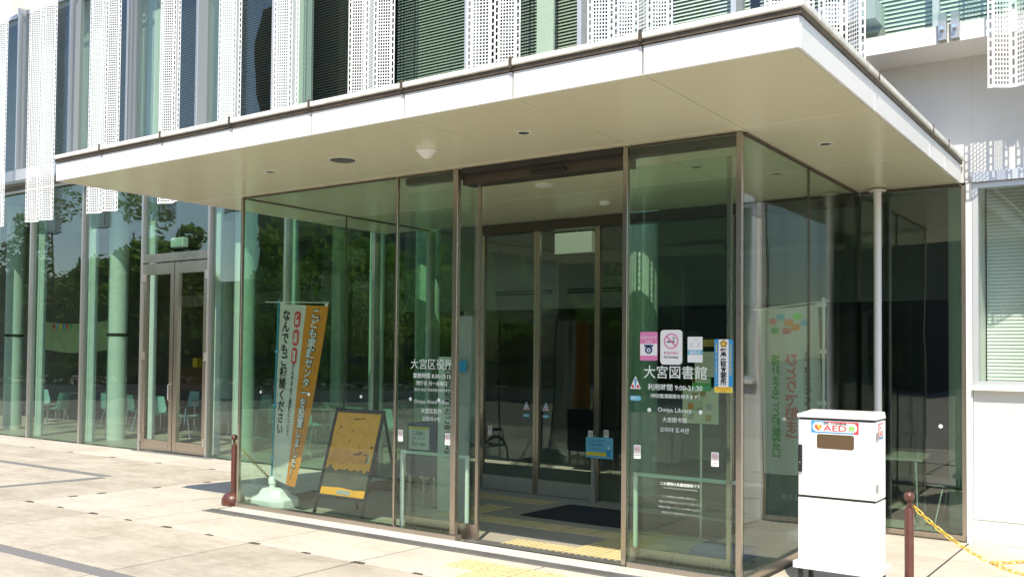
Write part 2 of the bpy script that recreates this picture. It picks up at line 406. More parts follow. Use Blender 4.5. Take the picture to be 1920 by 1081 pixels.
mm = MB().hexa([(-5.82, 8.5, gz(8.5)), (-3.55, 8.5, gz(8.5)), (-5.82, 9.55, gz(9.55)), (-3.55, 9.55, gz(9.55)), (-5.81, 8.51, gz(8.5)+.012), (-3.56, 8.51, gz(8.5)+.012), (-5.81, 9.54, gz(9.55)+.012), (-3.56, 9.54, gz(9.55)+.012)])
tag(mm.build('door_mat', MAT), 'large black mat on the lobby floor before the inner doors', 'mat')

# ------------------------------------------------------------------ main building
YF = 10.1
bd = thing('public_building', 'glass fronted public building with white perforated screens over its upper floor', 'building', (-9, YF, -.09))
MX = [-21.0, -19.05, -17.15, -15.2, -13.3, -11.4, -9.5, -7.56, -5.66, -3.8, -2.65]
ZB, ZL0, ZL1, ZU1 = -.1, 4.96, 5.34, 8.75
def mull(x, z0, z1, parent=bd, w=.03, mat=STEEL, y0=None, y1=None, name='mullion'):
    return MB().box(x-w, x+w, (y0 or YF-.06), (y1 or YF+.07), z0, z1).build(name, mat, parent)
for i, x in enumerate(MX):
    if x < -8.6 or x < -21:
        mull(x, ZB, ZL0)
        MB().box(x-.47, x-.19, YF+.36, YF+.40, ZB-.02, ZL0).build('flat_post', FLAT, bd)   # flat steel post behind the glass
        MB().box(x-.40, x-.37, YF+.34, YF+.36, ZB-.02, ZL0).build('flat_post_rib', FLAT, bd)
UX = [-21.4, -19.45, -17.5, -15.57, -13.53, -11.6, -9.62, -7.72, -5.95, -3.95, -2.65]
for x in UX:
    mull(x, ZL1, ZU1, w=.03, y0=YF-.2, mat=ALU)
    if x < -9.7: MB().box(x-.5, x+.28, YF+.36, YF+.40, ZL1, ZU1).build('upper_post', COLM, bd)
MB().box(-6.78, -6.52, YF+.1, YF+.14, ZL1, ZU1).build('upper_post', COLM, bd)
def pane(x0, x1, z0, z1, y=YF, mat=G_FAC, parent=bd, name='glass_pane'):
    return MB().box(x0, x1, y-.006, y+.006, z0, z1).build(name, mat, parent)
for i in range(len(MX)-1):
    a, b = MX[i]+.03, MX[i+1]-.03
    if MX[i+1] < -9.4:
        if abs(MX[i]+15.2) < .01: pane(a, b, 3.43, ZL0)
        else: pane(a, b, ZB, ZL0)
    pane(UX[i]+.035, UX[i+1]-.035, ZL1, ZU1, mat=G_UP if a < -8 else G_WIN)
pane(-9.47, -8.47, ZB, ZL0)
MB().box(-21.5, -8.5, YF-.05, YF+.05, -.16, -.085).build('base_rail', BRONZE, bd)
# eaves ledge between the storeys
MB().box(-26, -2.4, 9.78, YF+.07, 5.12, ZL1).build('ledge', ALU, bd)
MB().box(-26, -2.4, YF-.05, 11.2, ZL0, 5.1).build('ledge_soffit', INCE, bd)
m = MB()
for k in range(22): m.box(-26, -9.3, 9.80+k*.0125, 9.806+k*.0125, 5.085, 5.115)
m.build('ledge_grille', ALU, bd, kind='stuff')
MB().box(-26, -2.4, 10.02, YF-.065, ZL0-.02, ZL0+.03).build('head_trim', WHITE, bd)
for i in range(len(MX)-1):
    MB().box(UX[i]+.031, UX[i+1]-.031, YF-.04, YF+.05, ZU1-.08, ZU1).build('window_head', ALU, bd)
MB().box(-26, -2.6, YF-.03, YF+.3, ZU1, 10.2).build('upper_wall', WALL, bd)
# upper storey windows: blinds
for i in range(len(MX)-1):
    a, b = UX[i]+.06, UX[i+1]-.06
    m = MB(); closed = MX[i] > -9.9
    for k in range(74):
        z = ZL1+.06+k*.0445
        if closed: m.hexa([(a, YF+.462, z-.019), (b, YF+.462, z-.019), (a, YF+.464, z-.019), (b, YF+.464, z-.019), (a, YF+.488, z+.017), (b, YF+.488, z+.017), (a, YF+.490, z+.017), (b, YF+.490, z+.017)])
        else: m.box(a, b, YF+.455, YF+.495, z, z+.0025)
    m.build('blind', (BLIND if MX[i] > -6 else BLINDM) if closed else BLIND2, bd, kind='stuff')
# interior shell
sh = MB()
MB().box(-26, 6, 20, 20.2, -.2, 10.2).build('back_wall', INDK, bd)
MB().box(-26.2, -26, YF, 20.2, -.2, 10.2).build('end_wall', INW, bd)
MB().box(6, 6.2, 9.6, 20.2, -.2, 10.2).build('side_wall', WALL, bd)
MB().box(-26, 6, YF+.3, 20, 5.1, 5.3).build('floor_slab', INCE, bd)
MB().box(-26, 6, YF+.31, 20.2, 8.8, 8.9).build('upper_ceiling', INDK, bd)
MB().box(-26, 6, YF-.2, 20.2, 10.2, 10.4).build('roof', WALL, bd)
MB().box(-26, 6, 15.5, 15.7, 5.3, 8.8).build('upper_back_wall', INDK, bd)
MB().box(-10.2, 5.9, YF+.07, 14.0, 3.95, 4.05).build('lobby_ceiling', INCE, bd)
MB().box(-12.4, -2, 14.0, 14.15, 2.5, 4.9).build('bulkhead', INW, bd)
MB().box(-1.0, -.8, YF+.4, 20, -.2, 5.1).build('partition', INW, bd)
for x0, x1 in ((-10.16, -8.93), (-8.6, -7.0)):
    for k in range(2): MB().box(x0, x1, 13.985, 14.0, 2.76+k*.05, 2.79+k*.05).build('air_slot', BLACK, bd)
for x in (-21.45, -17.40, -13.50, -9.25, -5.6, -1.75):   # round columns behind the glass
    MB().lathe([(.19, -.13), (.19, 4.95 if x < -9.4 else 3.94)], (x, 10.98, 0), 28).build('column', COLM, bd, smooth=True)
    if x < -13.5: MB().lathe([(.193, 1.98), (.205, 1.99), (.205, 2.03), (.193, 2.04)], (x, 10.98, 0), 28).build('column_band', DARKM, bd, smooth=True)
for x in (-19.3, -15.4, -11.6): MB().lathe([(.19, -.13), (.19, 4.95)], (x, 15.2, 0), 24).build('column', COLM, bd, smooth=True)
for x0, x1, z0, z1 in ((-24, -18, 3.0, 3.3), (-17, -11, 3.2, 3.45)):   # beams and bulkheads far in the hall
    MB().box(x0, x1, 17, 17.3, z0, z1).build('beam', INW, bd)
MB().box(-23.2, -20.6, 16.2, 16.6, .62, 1.25).build('counter', M('counter_wood', (.12, .045, .03), .5), bd)

# double door in the left glass wall
dd = thing('double_door', 'bronze framed glass double door in the left glass wall', 'door', (-14.25, YF, -.09))
MB().box(-15.17, -13.33, YF-.05, YF+.07, 3.27, 3.42).build('transom', BRONZE, dd)
for x0, x1, hx in ((-15.165, -14.265, -14.335), (-14.245, -13.335, -14.175)):
    lf = MB().box(x0+.1, x1-.1, YF-.005, YF+.007, .12, 3.05).build('door_glass', G_CLR, dd)
    MB().box(x0, x0+.1, YF-.04, YF+.03, -.07, 3.25).build('stile', BRONZE, dd); MB().box(x1-.1, x1, YF-.04, YF+.03, -.07, 3.25).build('stile', BRONZE, dd)
    MB().box(x0+.1, x1-.1, YF-.038, YF+.028, -.07, .12).build('bottom_rail', BRONZE, dd); MB().box(x0+.1, x1-.1, YF-.038, YF+.028, 3.05, 3.25).build('top_rail', BRONZE, dd)
for z in (.15, 1.6, 3.0):
    for x in (-15.16, -13.34): MB().box(x-.025, x+.025, YF-.075, YF-.04, z-.07, z+.07).build('hinge', STEEL, dd)
MB().tube([(-14.33, YF-.04, .82), (-14.33, YF-.08, .84), (-14.33, YF-.08, 1.1), (-14.33, YF-.04, 1.12)], .01).build('handle', CHROME, dd)
MB().lathe([(.022, 0), (.022, .012)], (-14.4, YF-.05, .02), 12).build('floor_lock', CHROME, dd)
tag(MB().box(-15.2, -13.0, 9.88, 10.02, -.1, -.078).build('door_grate', STEEL), 'short steel drain strip before the left double door', 'drain strip')
ex = thing('exit_light', 'blank pale green light box hanging above the left double door', 'light box', (-14.95, 10.6, 3.6))
MB().box(-15.13, -14.76, 10.58, 10.70, 3.60, 3.78).build('case', WPL, ex, bevel=.01); MB().box(-15.11, -14.78, 10.574, 10.58, 3.62, 3.76).build('face', P_TB, ex)
MB().tube([(-14.95, 10.64, 3.78), (-14.95, 10.64, 5.1)], .008).build('hanger', STEEL, ex)

# ------------------------------------------------------------------ right wing
wg = thing('right_wing', 'white walled right wing with blinds in its window under a balcony', 'building', (1, YF, -.09))
WX0 = -1.56
MB().box(WX0, 6, YF+.251, 10.9, 1.0, 1.15).build('inner_sill', WHITE, wg); MB().box(WX0-.03, WX0-.003, YF+.251, 10.9, -.1, 3.7).build('reveal', WHITE, wg); MB().box(WX0, 6, YF+.251, 10.9, 3.52, 3.6).build('reveal', WHITE, wg)
MB().box(WX0, 6, YF-.02, YF+.25, -.2, 1.385).build('lower_wall', WALL, wg)
MB().box(WX0, 6, YF-.02, YF+.25, 3.50, 5.0).build('upper_wall', WALL, wg)
MB().box(-2.7, WX0-.001, YF-.02, YF+.25, 3.42, 5.0).build('upper_wall', WALL, wg)
MB().box(WX0-.06, WX0-.004, YF-.05, YF+.25, -.2, 3.41).build('corner_trim', WHITE, wg)
MB().box(WX0, 6, YF-.09, YF-.021, 3.405, 3.50).build('window_hood', ALU, wg)
MB().box(WX0, 6, YF-.1, YF+.1, 1.386, 1.43).build('window_sill', WHITE, wg, bevel=.004)
for k in range(3):
    a = WX0+2.3*k; b = a+2.28
    f = MB().box(a, a+.05, YF-.05, YF+.06, 1.431, 3.40).box(b-.05, b, YF-.05, YF+.06, 1.431, 3.40).box(a+.05, b-.05, YF-.05, YF+.06, 3.35, 3.40).box(a+.05, b-.05, YF-.05, YF+.06, 1.431, 1.475).build('window_frame', ALU, wg)
    MB().box(a+.05, b-.05, YF-.006, YF+.006, 1.476, 3.349).build('pane', G_WIN, f)
    m = MB()
    for q in range(64):
        z = 1.20+q*.0365; d, h, yb = .005, .0172, 10.86
        m.hexa([(a+.01, yb-d, z-h), (b-.01, yb-d, z-h), (a+.01, yb+.002-d, z-h), (b-.01, yb+.002-d, z-h), (a+.01, yb+d, z+h), (b-.01, yb+d, z+h), (a+.01, yb+.002+d, z+h), (b-.01, yb+.002+d, z+h)])
    bl = m.build('blind', BLIND, f, kind='stuff')
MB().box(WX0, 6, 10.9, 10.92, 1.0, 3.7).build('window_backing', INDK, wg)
MB().box(WX0, 6, YF-.0225, YF-.019, .135, .138).build('wall_joint', GREYB, wg)
MB().tube([(-1.06, YF-.021, .13), (-1.03, YF-.021, .04), (-.99, YF-.021, -.03), (-.95, YF-.021, -.09)], .002, 4).build('crack', GREYB, wg)
# balcony slab and glass balustrade
MB().box(-2.46, 6, 9.515, YF+.3, 4.66, 4.80).build('balcony_slab', WHITE, wg)
MB().box(-2.46, 6, 9.50, 9.515, 4.655, 4.83).build('slab_fascia', WHITE, wg)
for k in range(4):
    a = -2.44+k*.78 if k else -2.44; b = a+.77
    MB().box(a, b, 9.425, 9.44, 4.86, 5.9).build('balustrade_glass', G_WIN, wg)
for x in (-1.66, -.88, -.1):
    MB().box(x-.09, x-.02, 9.44, 9.499, 4.67, 4.92).build('bracket', STEEL, wg); MB().box(x+.02, x+.09, 9.44, 9.499, 4.67, 4.92).build('bracket', STEEL, wg)
    for q in (-.055, .055): MB().tube([(x+q, 9.395, 4.77), (x+q, 9.44, 4.77)], .018, 10).build('bolt', CHROME, wg)
MB().box(-2.6, 6, 10.0, 10.03, 4.82, 7.6).build('balcony_window', G_WIN, wg)
m = MB()
for k in range(60): z = 4.85+k*.045; m.hexa([(-2.6, 10.21, z-.02), (6, 10.21, z-.02), (-2.6, 10.213, z-.02), (6, 10.213, z-.02), (-2.6, 10.232, z+.016), (6, 10.232, z+.016), (-2.6, 10.235, z+.016), (6, 10.235, z+.016)])
m.build('balcony_blind', BLIND, wg, kind='stuff')
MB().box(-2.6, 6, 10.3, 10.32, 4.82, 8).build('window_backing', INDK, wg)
for x in (-1.9, -.4): MB().box(x, x+.06, 9.97, 10.05, 4.8, 7.6).build('window_post', ALU, wg)

# ------------------------------------------------------------------ perforated screens
def screen_mesh(folds, z0=4.15, z1=9.6, name='perforated_screen'):
    """a folded sheet: flange with oblong holes, then webs with small square holes, repeated"""
    def lines(n, pitch, hole, start):   # hole intervals
        return [(start+i*pitch, start+i*pitch+hole) for i in range(n)]
    m = MB(); x = 0.; y = 0.
    parts = [('f', .075, 0.)]
    for i in range(folds):
        s = 1 if i % 2 == 0 else -1
        parts += [('w', .185, .085*s), ('f', .075, 0.)]
    for kind, L, dy in parts:
        if kind == 'f': cols = [(.022, .053)]; ph, hh = .085, .062
        else: cols = [(.012+i*.033, .012+i*.033+.023) for i in range(5)]; ph, hh = .0425, .029
        us = [0.] + [q for c in cols for q in c] + [L]
        n = int((z1-z0-.06)/ph); vsn = [z0]
        for i in range(n): vsn += [z0+.03+i*ph, z0+.03+i*ph+hh]
        vsn.append(z1)
        k0 = len(m.v); nu = len(us)
        for zz in vsn: m.v += [(x+u, y+dy*u/L, zz) for u in us]
        for j in range(len(vsn)-1):
            for i in range(nu-1):
                if j % 2 == 1 and i % 2 == 1: continue
                q = k0+j*nu+i; m.f.append([q, q+1, q+1+nu, q+nu])
        x += L; y += dy
    return m, x
SC = {}
def screen(x0, x1, folds, label, y=9.42):
    if folds not in SC:
        m, wd = screen_mesh(folds); o = m.build('perforated_screen', PERF); SC[folds] = (o, wd)
        rail = MB().box(0, wd, .1, .13, 9.2, 9.26).build('fixing_rail', ALU, o)
    else:
        s, wd = SC[folds]; o = s.copy(); COL.objects.link(o)
        for c in s.children: d = c.copy(); COL.objects.link(d); d.parent = o
    wd = SC[folds][1]
    o.location = (x0, y, 0); o.scale = ((x1-x0)/wd, 1, 1)
    tag(o, label, 'screen', 'perforated white screens hanging over the facade')
for x0, x1, f, l in (
    (-19.95, -19.07, 3, 'white perforated screen at the far left end of the row'),
    (-18.10, -17.24, 3, 'white three-fold screen hanging just left of the canopy end'),
    (-15.98, -15.14, 3, 'three-fold white screen hanging behind the left corner of the canopy'),
    (-13.86, -13.30, 2, 'white screen hanging above the left double door'),
    (-12.32, -11.76, 2, 'white screen between the blue window and the dark window'),
    (-11.02, -10.46, 2, 'white screen standing between the two dark upper windows'),
    (-9.45, -8.65, 3, 'wide white screen between the dark window and the green blinds'),
    (-7.34, -6.94, 1, 'narrow one-fold white screen right of the green blinds'),
    (-6.90, -6.56, 1, 'narrow one-fold white screen left of the dark green window strip'),
    (-5.55, -5.24, 1, 'narrow screen beside the bright white window blinds'),
    (-5.20, -4.50, 3, 'broad white screen above the middle of the canopy front'),
    (-3.42, -2.90, 2, 'white screen with large holes above the canopy corner'),
    (-2.86, -2.40, 2, 'white screen ending the row at the balcony glass'),
    (-1.33, -.93, 2, 'white screen hanging in front of the balcony slab, its foot free'),
    (-.88, -.40, 2, 'white screen cut by the right edge of the view')):
    screen(x0, x1, f, l)

# ------------------------------------------------------------------ canopy
cn = thing('entrance_canopy', 'flat white entrance canopy with panelled fascia and cream soffit', 'canopy', (-5.45, 5.116, 3.41))
CX0, CX1, CYF, CYB, ZS, ZF = -9.25, -1.655, 5.116, YF-.07, 3.41, 3.588
PW = .9675
xs = [CX1-PW*k for k in range(8)] + [CX0]; xs = xs[::-1]
yse = [CYF, 6.725, 8.55, CYB]
for i in range(len(xs)-1):
    MB().box(xs[i]+.006, xs[i+1]-.006, CYF, CYF+.02, ZS-.004, ZF).build('fascia_panel', WHITE, cn, bevel=.002, seg=1)
    MB().box(xs[i]+.003, xs[i+1]-.003, CYF-.032, CYF+.25, ZF+.035, ZF+.075).build('coping', COPE, cn, bevel=.006)
    for j in range(3):
        MB().box(xs[i]+(.0045 if i else .03), xs[i+1]-(.0045 if i < len(xs)-2 else .03), yse[j]+(.0045 if j else .03), yse[j+1]-.0045, ZS, ZS+.02).build('soffit_panel', SOFFIT, cn, bevel=.003, seg=1)
yr = [CYF, 6.72, 8.55, 9.23, CYB]
for j in range(4):
    MB().box(CX1-.02, CX1, yr[j]+(.021 if j == 0 else .006), yr[j+1]-.006, ZS-.004, ZF).build('fascia_panel', WHITE, cn, bevel=.002, seg=1)
    MB().box(CX0, CX0+.02, yr[j]+(.021 if j == 0 else .006), yr[j+1]-.006, ZS-.004, ZF).build('fascia_panel', WHITE, cn, bevel=.002, seg=1)
    MB().box(CX1-.25, CX1+.032, yr[j]+(.253 if j == 0 else .003), yr[j+1]-.003, ZF+.035, ZF+.075).build('coping', COPE, cn, bevel=.006)
MB().box(CX1-.005, CX1+.032, CYF-.032, CYF+.25, ZF+.036, ZF+.074).build('coping_corner', COPE, cn, bevel=.006)
MB().box(CX0+.02, CX1+.012, CYF-.014, CYB, ZF+.003, ZF+.034).build('drip_edge', DRIP, cn)
MB().box(CX0+.022, CX1-.022, CYF+.022, CYB, ZS+.022, ZF).build('deck', DARKM, cn)
for i in range(1, len(xs)-1):   # standing clips at the coping joints
    MB().box(xs[i]-.012, xs[i]+.012, CYF-.036, CYF-.028, ZF+.02, ZF+.09).build('joint_clip', DRIP, cn)
for y in yr[1:4]: MB().box(CX1+.028, CX1+.036, y-.012, y+.012, ZF+.02, ZF+.09).build('joint_clip', DRIP, cn)
# ceiling fittings
def fitting(name, label, cat, x, y, prof, mat, group=None, extra=None):
    t = thing(name, label, cat, (x, y, ZS), group)
    MB().lathe([(r, -z) for r, z in prof][::-1], (x, y, ZS), 20).build('body', mat, t, smooth=True)
    if extra: MB().lathe([(extra[0], -extra[2]), (extra[0], -extra[1])], (x, y, ZS), 20).build('trim', extra[3], t, smooth=True)
    return t
fitting('heat_detector', 'white dome detector on the canopy soffit', 'detector', -5.10, 6.02, [(.09, 0), (.09, .02), (.07, .03), (.06, .05), (.03, .075), (.005, .08)], WPL)
fitting('ceiling_speaker', 'dark round speaker grille set in the canopy soffit', 'speaker', -6.02, 5.95, [(.115, 0), (.115, .006)], GREYB, extra=(.125, 0, .004, WPL))
for x, y, l in ((-4.08, 5.97, 'small downlight in the soffit before the open doorway'), (-7.0, 5.97, 'small downlight in the soffit near the left glass'), (-2.25, 7.6, 'small downlight in the soffit beside the right side glass')):
    fitting('downlight', l, 'downlight', x, y, [(.045, 0), (.045, .004)], CHROME, 'downlights in the canopy soffit', extra=(.055, 0, .003, WPL))
fitting('smoke_detector', 'round white smoke detector on the lobby ceiling', 'detector', -4.5, 7.0, [(.06, 0), (.06, .02), (.04, .025), (.035, .045), (.01, .05)], WPL)
fitting('ceiling_disc', 'flat white disc on the lobby ceiling near the inner doors', 'ceiling fitting', -5.18, 7.95, [(.09, 0), (.09, .012)], WPL)
fitting('ceiling_sensor', 'small white sensor on the lobby ceiling by the inner door head', 'sensor', -5.18, 9.2, [(.06, 0), (.06, .02), (.04, .035)], WPL)
for x, y, l in ((-3.5, 7.9, 'lobby downlight behind the lettered right pane'), (-3.0, 8.6, 'lobby downlight near the side glass joint')):
    fitting('downlight', l, 'downlight', x, y, [(.045, 0), (.045, .006)], CHROME, 'downlights in the lobby ceiling')
pl = thing('canopy_pole', 'slim white pole standing behind the white cabinet under the canopy', 'pole', (-2.41, 9.9, gz(9.9)))
MB().lathe([(.038, -.1), (.038, 3.41)], (-2.41, 9.9, 0), 20).build('shaft', WHITE, pl, smooth=True)
MB().lathe([(.085, 3.375), (.085, 3.385), (.05, 3.409)], (-2.41, 9.9, 0), 20).build('collar', WHITE, pl, smooth=True)

# ------------------------------------------------------------------ vestibule
vs = thing('glass_vestibule', 'green tinted glass entrance vestibule with bronze posts and open sliding doors', 'vestibule', (-5.5, 6.83, 0))
YV = 6.83
def vpane(x0, x1, z0, z1, y=YV, name='glass_pane', mat=G_VES): return MB().box(x0, x1, y-.006, y+.006, z0, z1).build(name, mat, vs)
pA = vpane(-8.43, -6.165, .035, 3.395); pB = vpane(-6.13, -5.45, .035, 3.395); pC = vpane(-3.618, -2.695, .035, 3.395)
def vp(x0, x1, y0, y1, z0=-.06, z1=3.405, mat=BRONZE, name='post', **k): return MB().box(x0, x1, y0, y1, z0, z1).build(name, mat, vs, bevel=.002, seg=1, **k)
vp(-8.462, -8.436, YV-.02, YV+.02); vp(-6.16, -6.136, YV-.015, YV+.02)
vp(-5.447, -5.39, YV-.02, YV+.03); vp(-3.665, -3.622, YV-.02, YV+.025); vp(-2.69, -2.645, YV-.02, YV+.02)
MB().box(-8.45, -5.36, YV-.045, YV+.05, -.06, .034).build('sill', BRONZE, vs, bevel=.003)
MB().box(-3.6, -2.64, YV-.045, YV+.05, -.06, .034).build('sill', BRONZE, vs, bevel=.003)
MB().box(-5.35, -3.675, YV-.045, YV+.2, -.06, -.022).build('threshold', STEEL, vs)
MB().box(-5.35, -3.675, YV+.02, YV+.045, -.023, -.0215).build('threshold_groove', DARKM, vs)
MB().box(-5.385, -3.67, YV+.05, YV+.22, 3.265, 3.405).build('door_header', HEADM, vs)
for a, b in ((-6.13, -5.386), (-3.669, -2.72)): MB().box(a, b, YV+.09, YV+.2, 3.345, 3.405).build('track_cover', HEADM, vs)
MB().box(-5.35, -3.674, YV-.02, YV+.049, 3.36, 3.405).build('head_trim', DARKM, vs)
MB().box(-4.62, -4.25, YV+.025, YV+.049, 3.285, 3.32).build('door_sensor', BLACK, vs, bevel=.006)
for a, b in ((-8.43, -6.165), (-6.13, -5.455), (-3.6, -2.705)): MB().box(a, b, YV-.018, YV+.018, 3.396, 3.409).build('head_channel', DRIP, vs)
# side glass
for x in (-8.448, -2.65):
    for y0, y1 in ((YV+.035, 8.43), (8.436, YF-.05)):
        MB().box(x-.006, x+.006, y0, y1, .03, 3.395).build('side_pane', G_VES, vs)
    MB().box(x-.03, x+.03, YV+.036, YF-.05, -.14, .03).build('side_sill', BRONZE, vs)
    MB().box(x-.02, x+.02, YV+.036, YF-.05, 3.394, 3.408).build('side_head', DRIP, vs)
    MB().box(x-.012, x+.012, 8.4305, 8.4355, .03, 3.395).build('joint_seal', DRIP, vs)
# sliding leaves parked behind the fixed panes
def leaf(x0, x1, y, z0=-.02, z1=3.262, rail=.14, side_w=.032, mat=BRONZE, sx=(1, 1)):
    d = MB().box(x1-side_w, x1, y-.015, y+.015, z0, z1).box(x0, x1-side_w, y-.014, y+.014, z0, z0+rail).build('sliding_door', mat, vs)
    MB().box(x0+.002, x1-side_w, y-.005, y+.005, z0+rail, z1).build('door_glass', G_VES, d)
    return d
dL = leaf(-6.12, -5.235, YV+.14); dR = leaf(-3.66, -2.79, YV+.14)
# safety dots on the glass
for x in (-8.1, -7.35, -6.6, -5.95, -5.6, -3.42, -2.98):
    plate('safety_dot', disc(x, 1.26, .017, 14), front(YV-.008), (0, .001, 0), P_VT, vs)
# guard rails inside the panes
def guard(x0, x1, z1, y, label, left=True):
    t = thing('guard_rail', label, 'guard rail', ((x0+x1)/2, y, gz(y)), 'white guard rails behind the sliding doors')
    MB().box(x0, x1, y-.015, y+.015, z1-.03, z1).build('rail', WPL, t, bevel=.004)
    MB().box(x0, x0+.03, y-.015, y+.015, gz(y), z1-.03).build('leg', WPL, t, bevel=.004)
    MB().box(x1-.03, x1, y-.015, y+.015, gz(y), z1-.03).build('leg', WPL, t, bevel=.004)
guard(-6.24, -5.4, .74, YV+.2, 'white guard rail behind the lettered left pane')
guard(-3.66, -2.72, .725, YV+.2, 'white guard rail behind the lettered right pane')

# inner sliding doors in the facade line
ind = thing('inner_doors', 'dark bronze framed inner sliding doors at the back of the lobby', 'door', (-6.65, YF, -.09))
MB().box(-7.62, -2.68, YF-.06, YF+.1, 3.28, 3.40).build('header', HEADM, ind)
for x, wd in ((-7.54, .035), (-6.687, .02), (-6.643, .02), (-5.77, .035), (-5.40, .02)):
    MB().box(x-wd, x+wd, YF-.025, YF+.025, -.09, 3.28).build('stile', BRONZE, ind)
for x0, x1 in ((-7.503, -6.709), (-6.621, -5.807)):
    MB().box(x0, x1, YF-.03, YF+.03, -.085, .1).build('bottom_rail', STEEL, ind)
    MB().box(x0, x1, YF-.005, YF+.005, .1, 3.28).build('door_glass', G_VES, ind)
MB().box(-5.72, -5.43, YF-.005, YF+.005, -.08, 3.28).build('side_light', G_VES, ind)
MB().box(-8.44, -7.6, YF-.005, YF+.005, -.08, 3.39).build('side_light', G_VES, ind)
for a, b in ((-5.37, -4.05), (-3.99, -2.68)): MB().box(a, b, YF-.005, YF+.005, -.08, 3.28).build('side_light', G_VES, ind)
MB().box(-4.05, -3.99, YF-.05, YF+.05, -.09, 3.28).build('stile', BRONZE, ind)
MB().box(-5.37, -2.68, YF-.03, YF+.03, -.12, -.05).build('bottom_rail', BRONZE, ind)
MB().box(-8.5, -8.43, YF-.05, YF+.06, -.1, 3.4).build('stile', ALU, ind)
eb = thing('hanging_sign_box', 'blank white sign box hanging beyond the inner doors', 'sign box', (-6.4, 10.6, 3.1))
MB().box(-6.7, -6.13, 10.55, 10.68, 3.02, 3.30).build('case', M('unlit_sign', (.22, .26, .21), .5), eb, bevel=.01)
MB().tube([(-6.4, 10.62, 3.3), (-6.4, 10.62, 3.95)], .01).build('hanger', STEEL, eb)
# glass right of the vestibule, under the canopy
bg_ = thing('lobby_window', 'tall dark window under the canopy between side glass and white wall', 'window', (-2.1, YF, -.09))
MB().box(-2.62, -1.66, YF-.006, YF+.006, -.03, 3.39).build('pane', G_FAC, bg_)
MB().box(-2.64, -1.63, YF-.04, YF+.03, -.16, -.03).build('sill', BRONZE, bg_); MB().box(-1.66, -1.625, YF-.04, YF+.03, -.03, 3.39).build('jamb', BRONZE, bg_)
MB().box(-2.62, -1.66, YF-.02, YF+.02, 3.39, 3.408).build('head', DRIP, bg_)
plate('safety_dot', disc(-1.86, 1.02, .02, 14), front(YF-.008), (0, .001, 0), P_VT, bg_)

# ------------------------------------------------------------------ lettering on the glass
def gt(parent, body, px, pz, w=None, h=None, mat=P_VT, fat=0., y=YV-.0075, name='lettering'):
    return text(name, body, mat, parent, front(y), w=w, h=h, cx=px, cy0=pz, fat=fat)
gt(pB, '大宮区役所', -5.69, 1.595, w=.52, fat=-.008)
gt(pB, '業務時間 8:30-17:15', -5.69, 1.485, w=.46, fat=.006); gt(pB, '開庁日 月～金曜日', -5.69, 1.415, w=.37, fat=.004)
gt(pB, '（祝日･休日･年末年始を除きます）', -5.68, 1.352, w=.45)
gt(pB, 'Omiya Ward Office', -5.69, 1.235, w=.42, fat=-.004); gt(pB, '大宫区政府', -5.69, 1.155, w=.25); gt(pB, '오미야구청', -5.69, 1.08, w=.22)
gt(pC, '大宮図書館', -3.20, 1.565, w=.54, fat=.004)
gt(pC, '利用時間 9:00-21:30', -3.20, 1.445, w=.47, fat=.012); gt(pC, '（特別整理期間を除きます）', -3.20, 1.375, w=.42, fat=.012)
gt(pC, 'Omiya Library', -3.20, 1.262, w=.29, fat=.004); gt(pC, '大宫图书馆', -3.20, 1.19, w=.21, fat=.004); gt(pC, '오미야 도서관', -3.20, 1.11, w=.25, fat=.004)
gt(pC, 'この建物は免震建築物です', -3.15, .685, w=.335, fat=.008); gt(pC, 'This building is base isolated buildings', -3.15, .652, w=.29, mat=P_VD)
for i, s in enumerate(('＊この建物は大地震時に最大60cm', '移動する可能性がありますのでご注意ください', '＊建物の免震クリアランスの外周70cm以内に', '物を置いたり車を停めないでください')):
    gt(pC, s, -3.16+(.0 if i % 2 == 0 else .015), .585-i*.042, w=(.29, .37, .36, .32)[i], mat=P_VD)

# ------------------------------------------------------------------ stickers (each a thing of its own)
YS = YV-.0068
def card(name, label, cat, x0, x1, z0, z1, mat, r=.012, y=YS, group=None):
    t = MB().prism([(p[0], y, p[1]) for p in rrect(x0, x1, z0, z1, r)], (0, -.0012, 0)).build(name, mat)
    tag(t, label, cat, group); ORG[t.name] = Vector(); return t, front(y-.0022)
def bar(parent, fn, x0, x1, z0, z1, mat, name='print', lift=0.):
    return MB().poly([fn(x0, z0), fn(x1, z0), fn(x1, z1), fn(x0, z1)]).build(name, mat, parent)
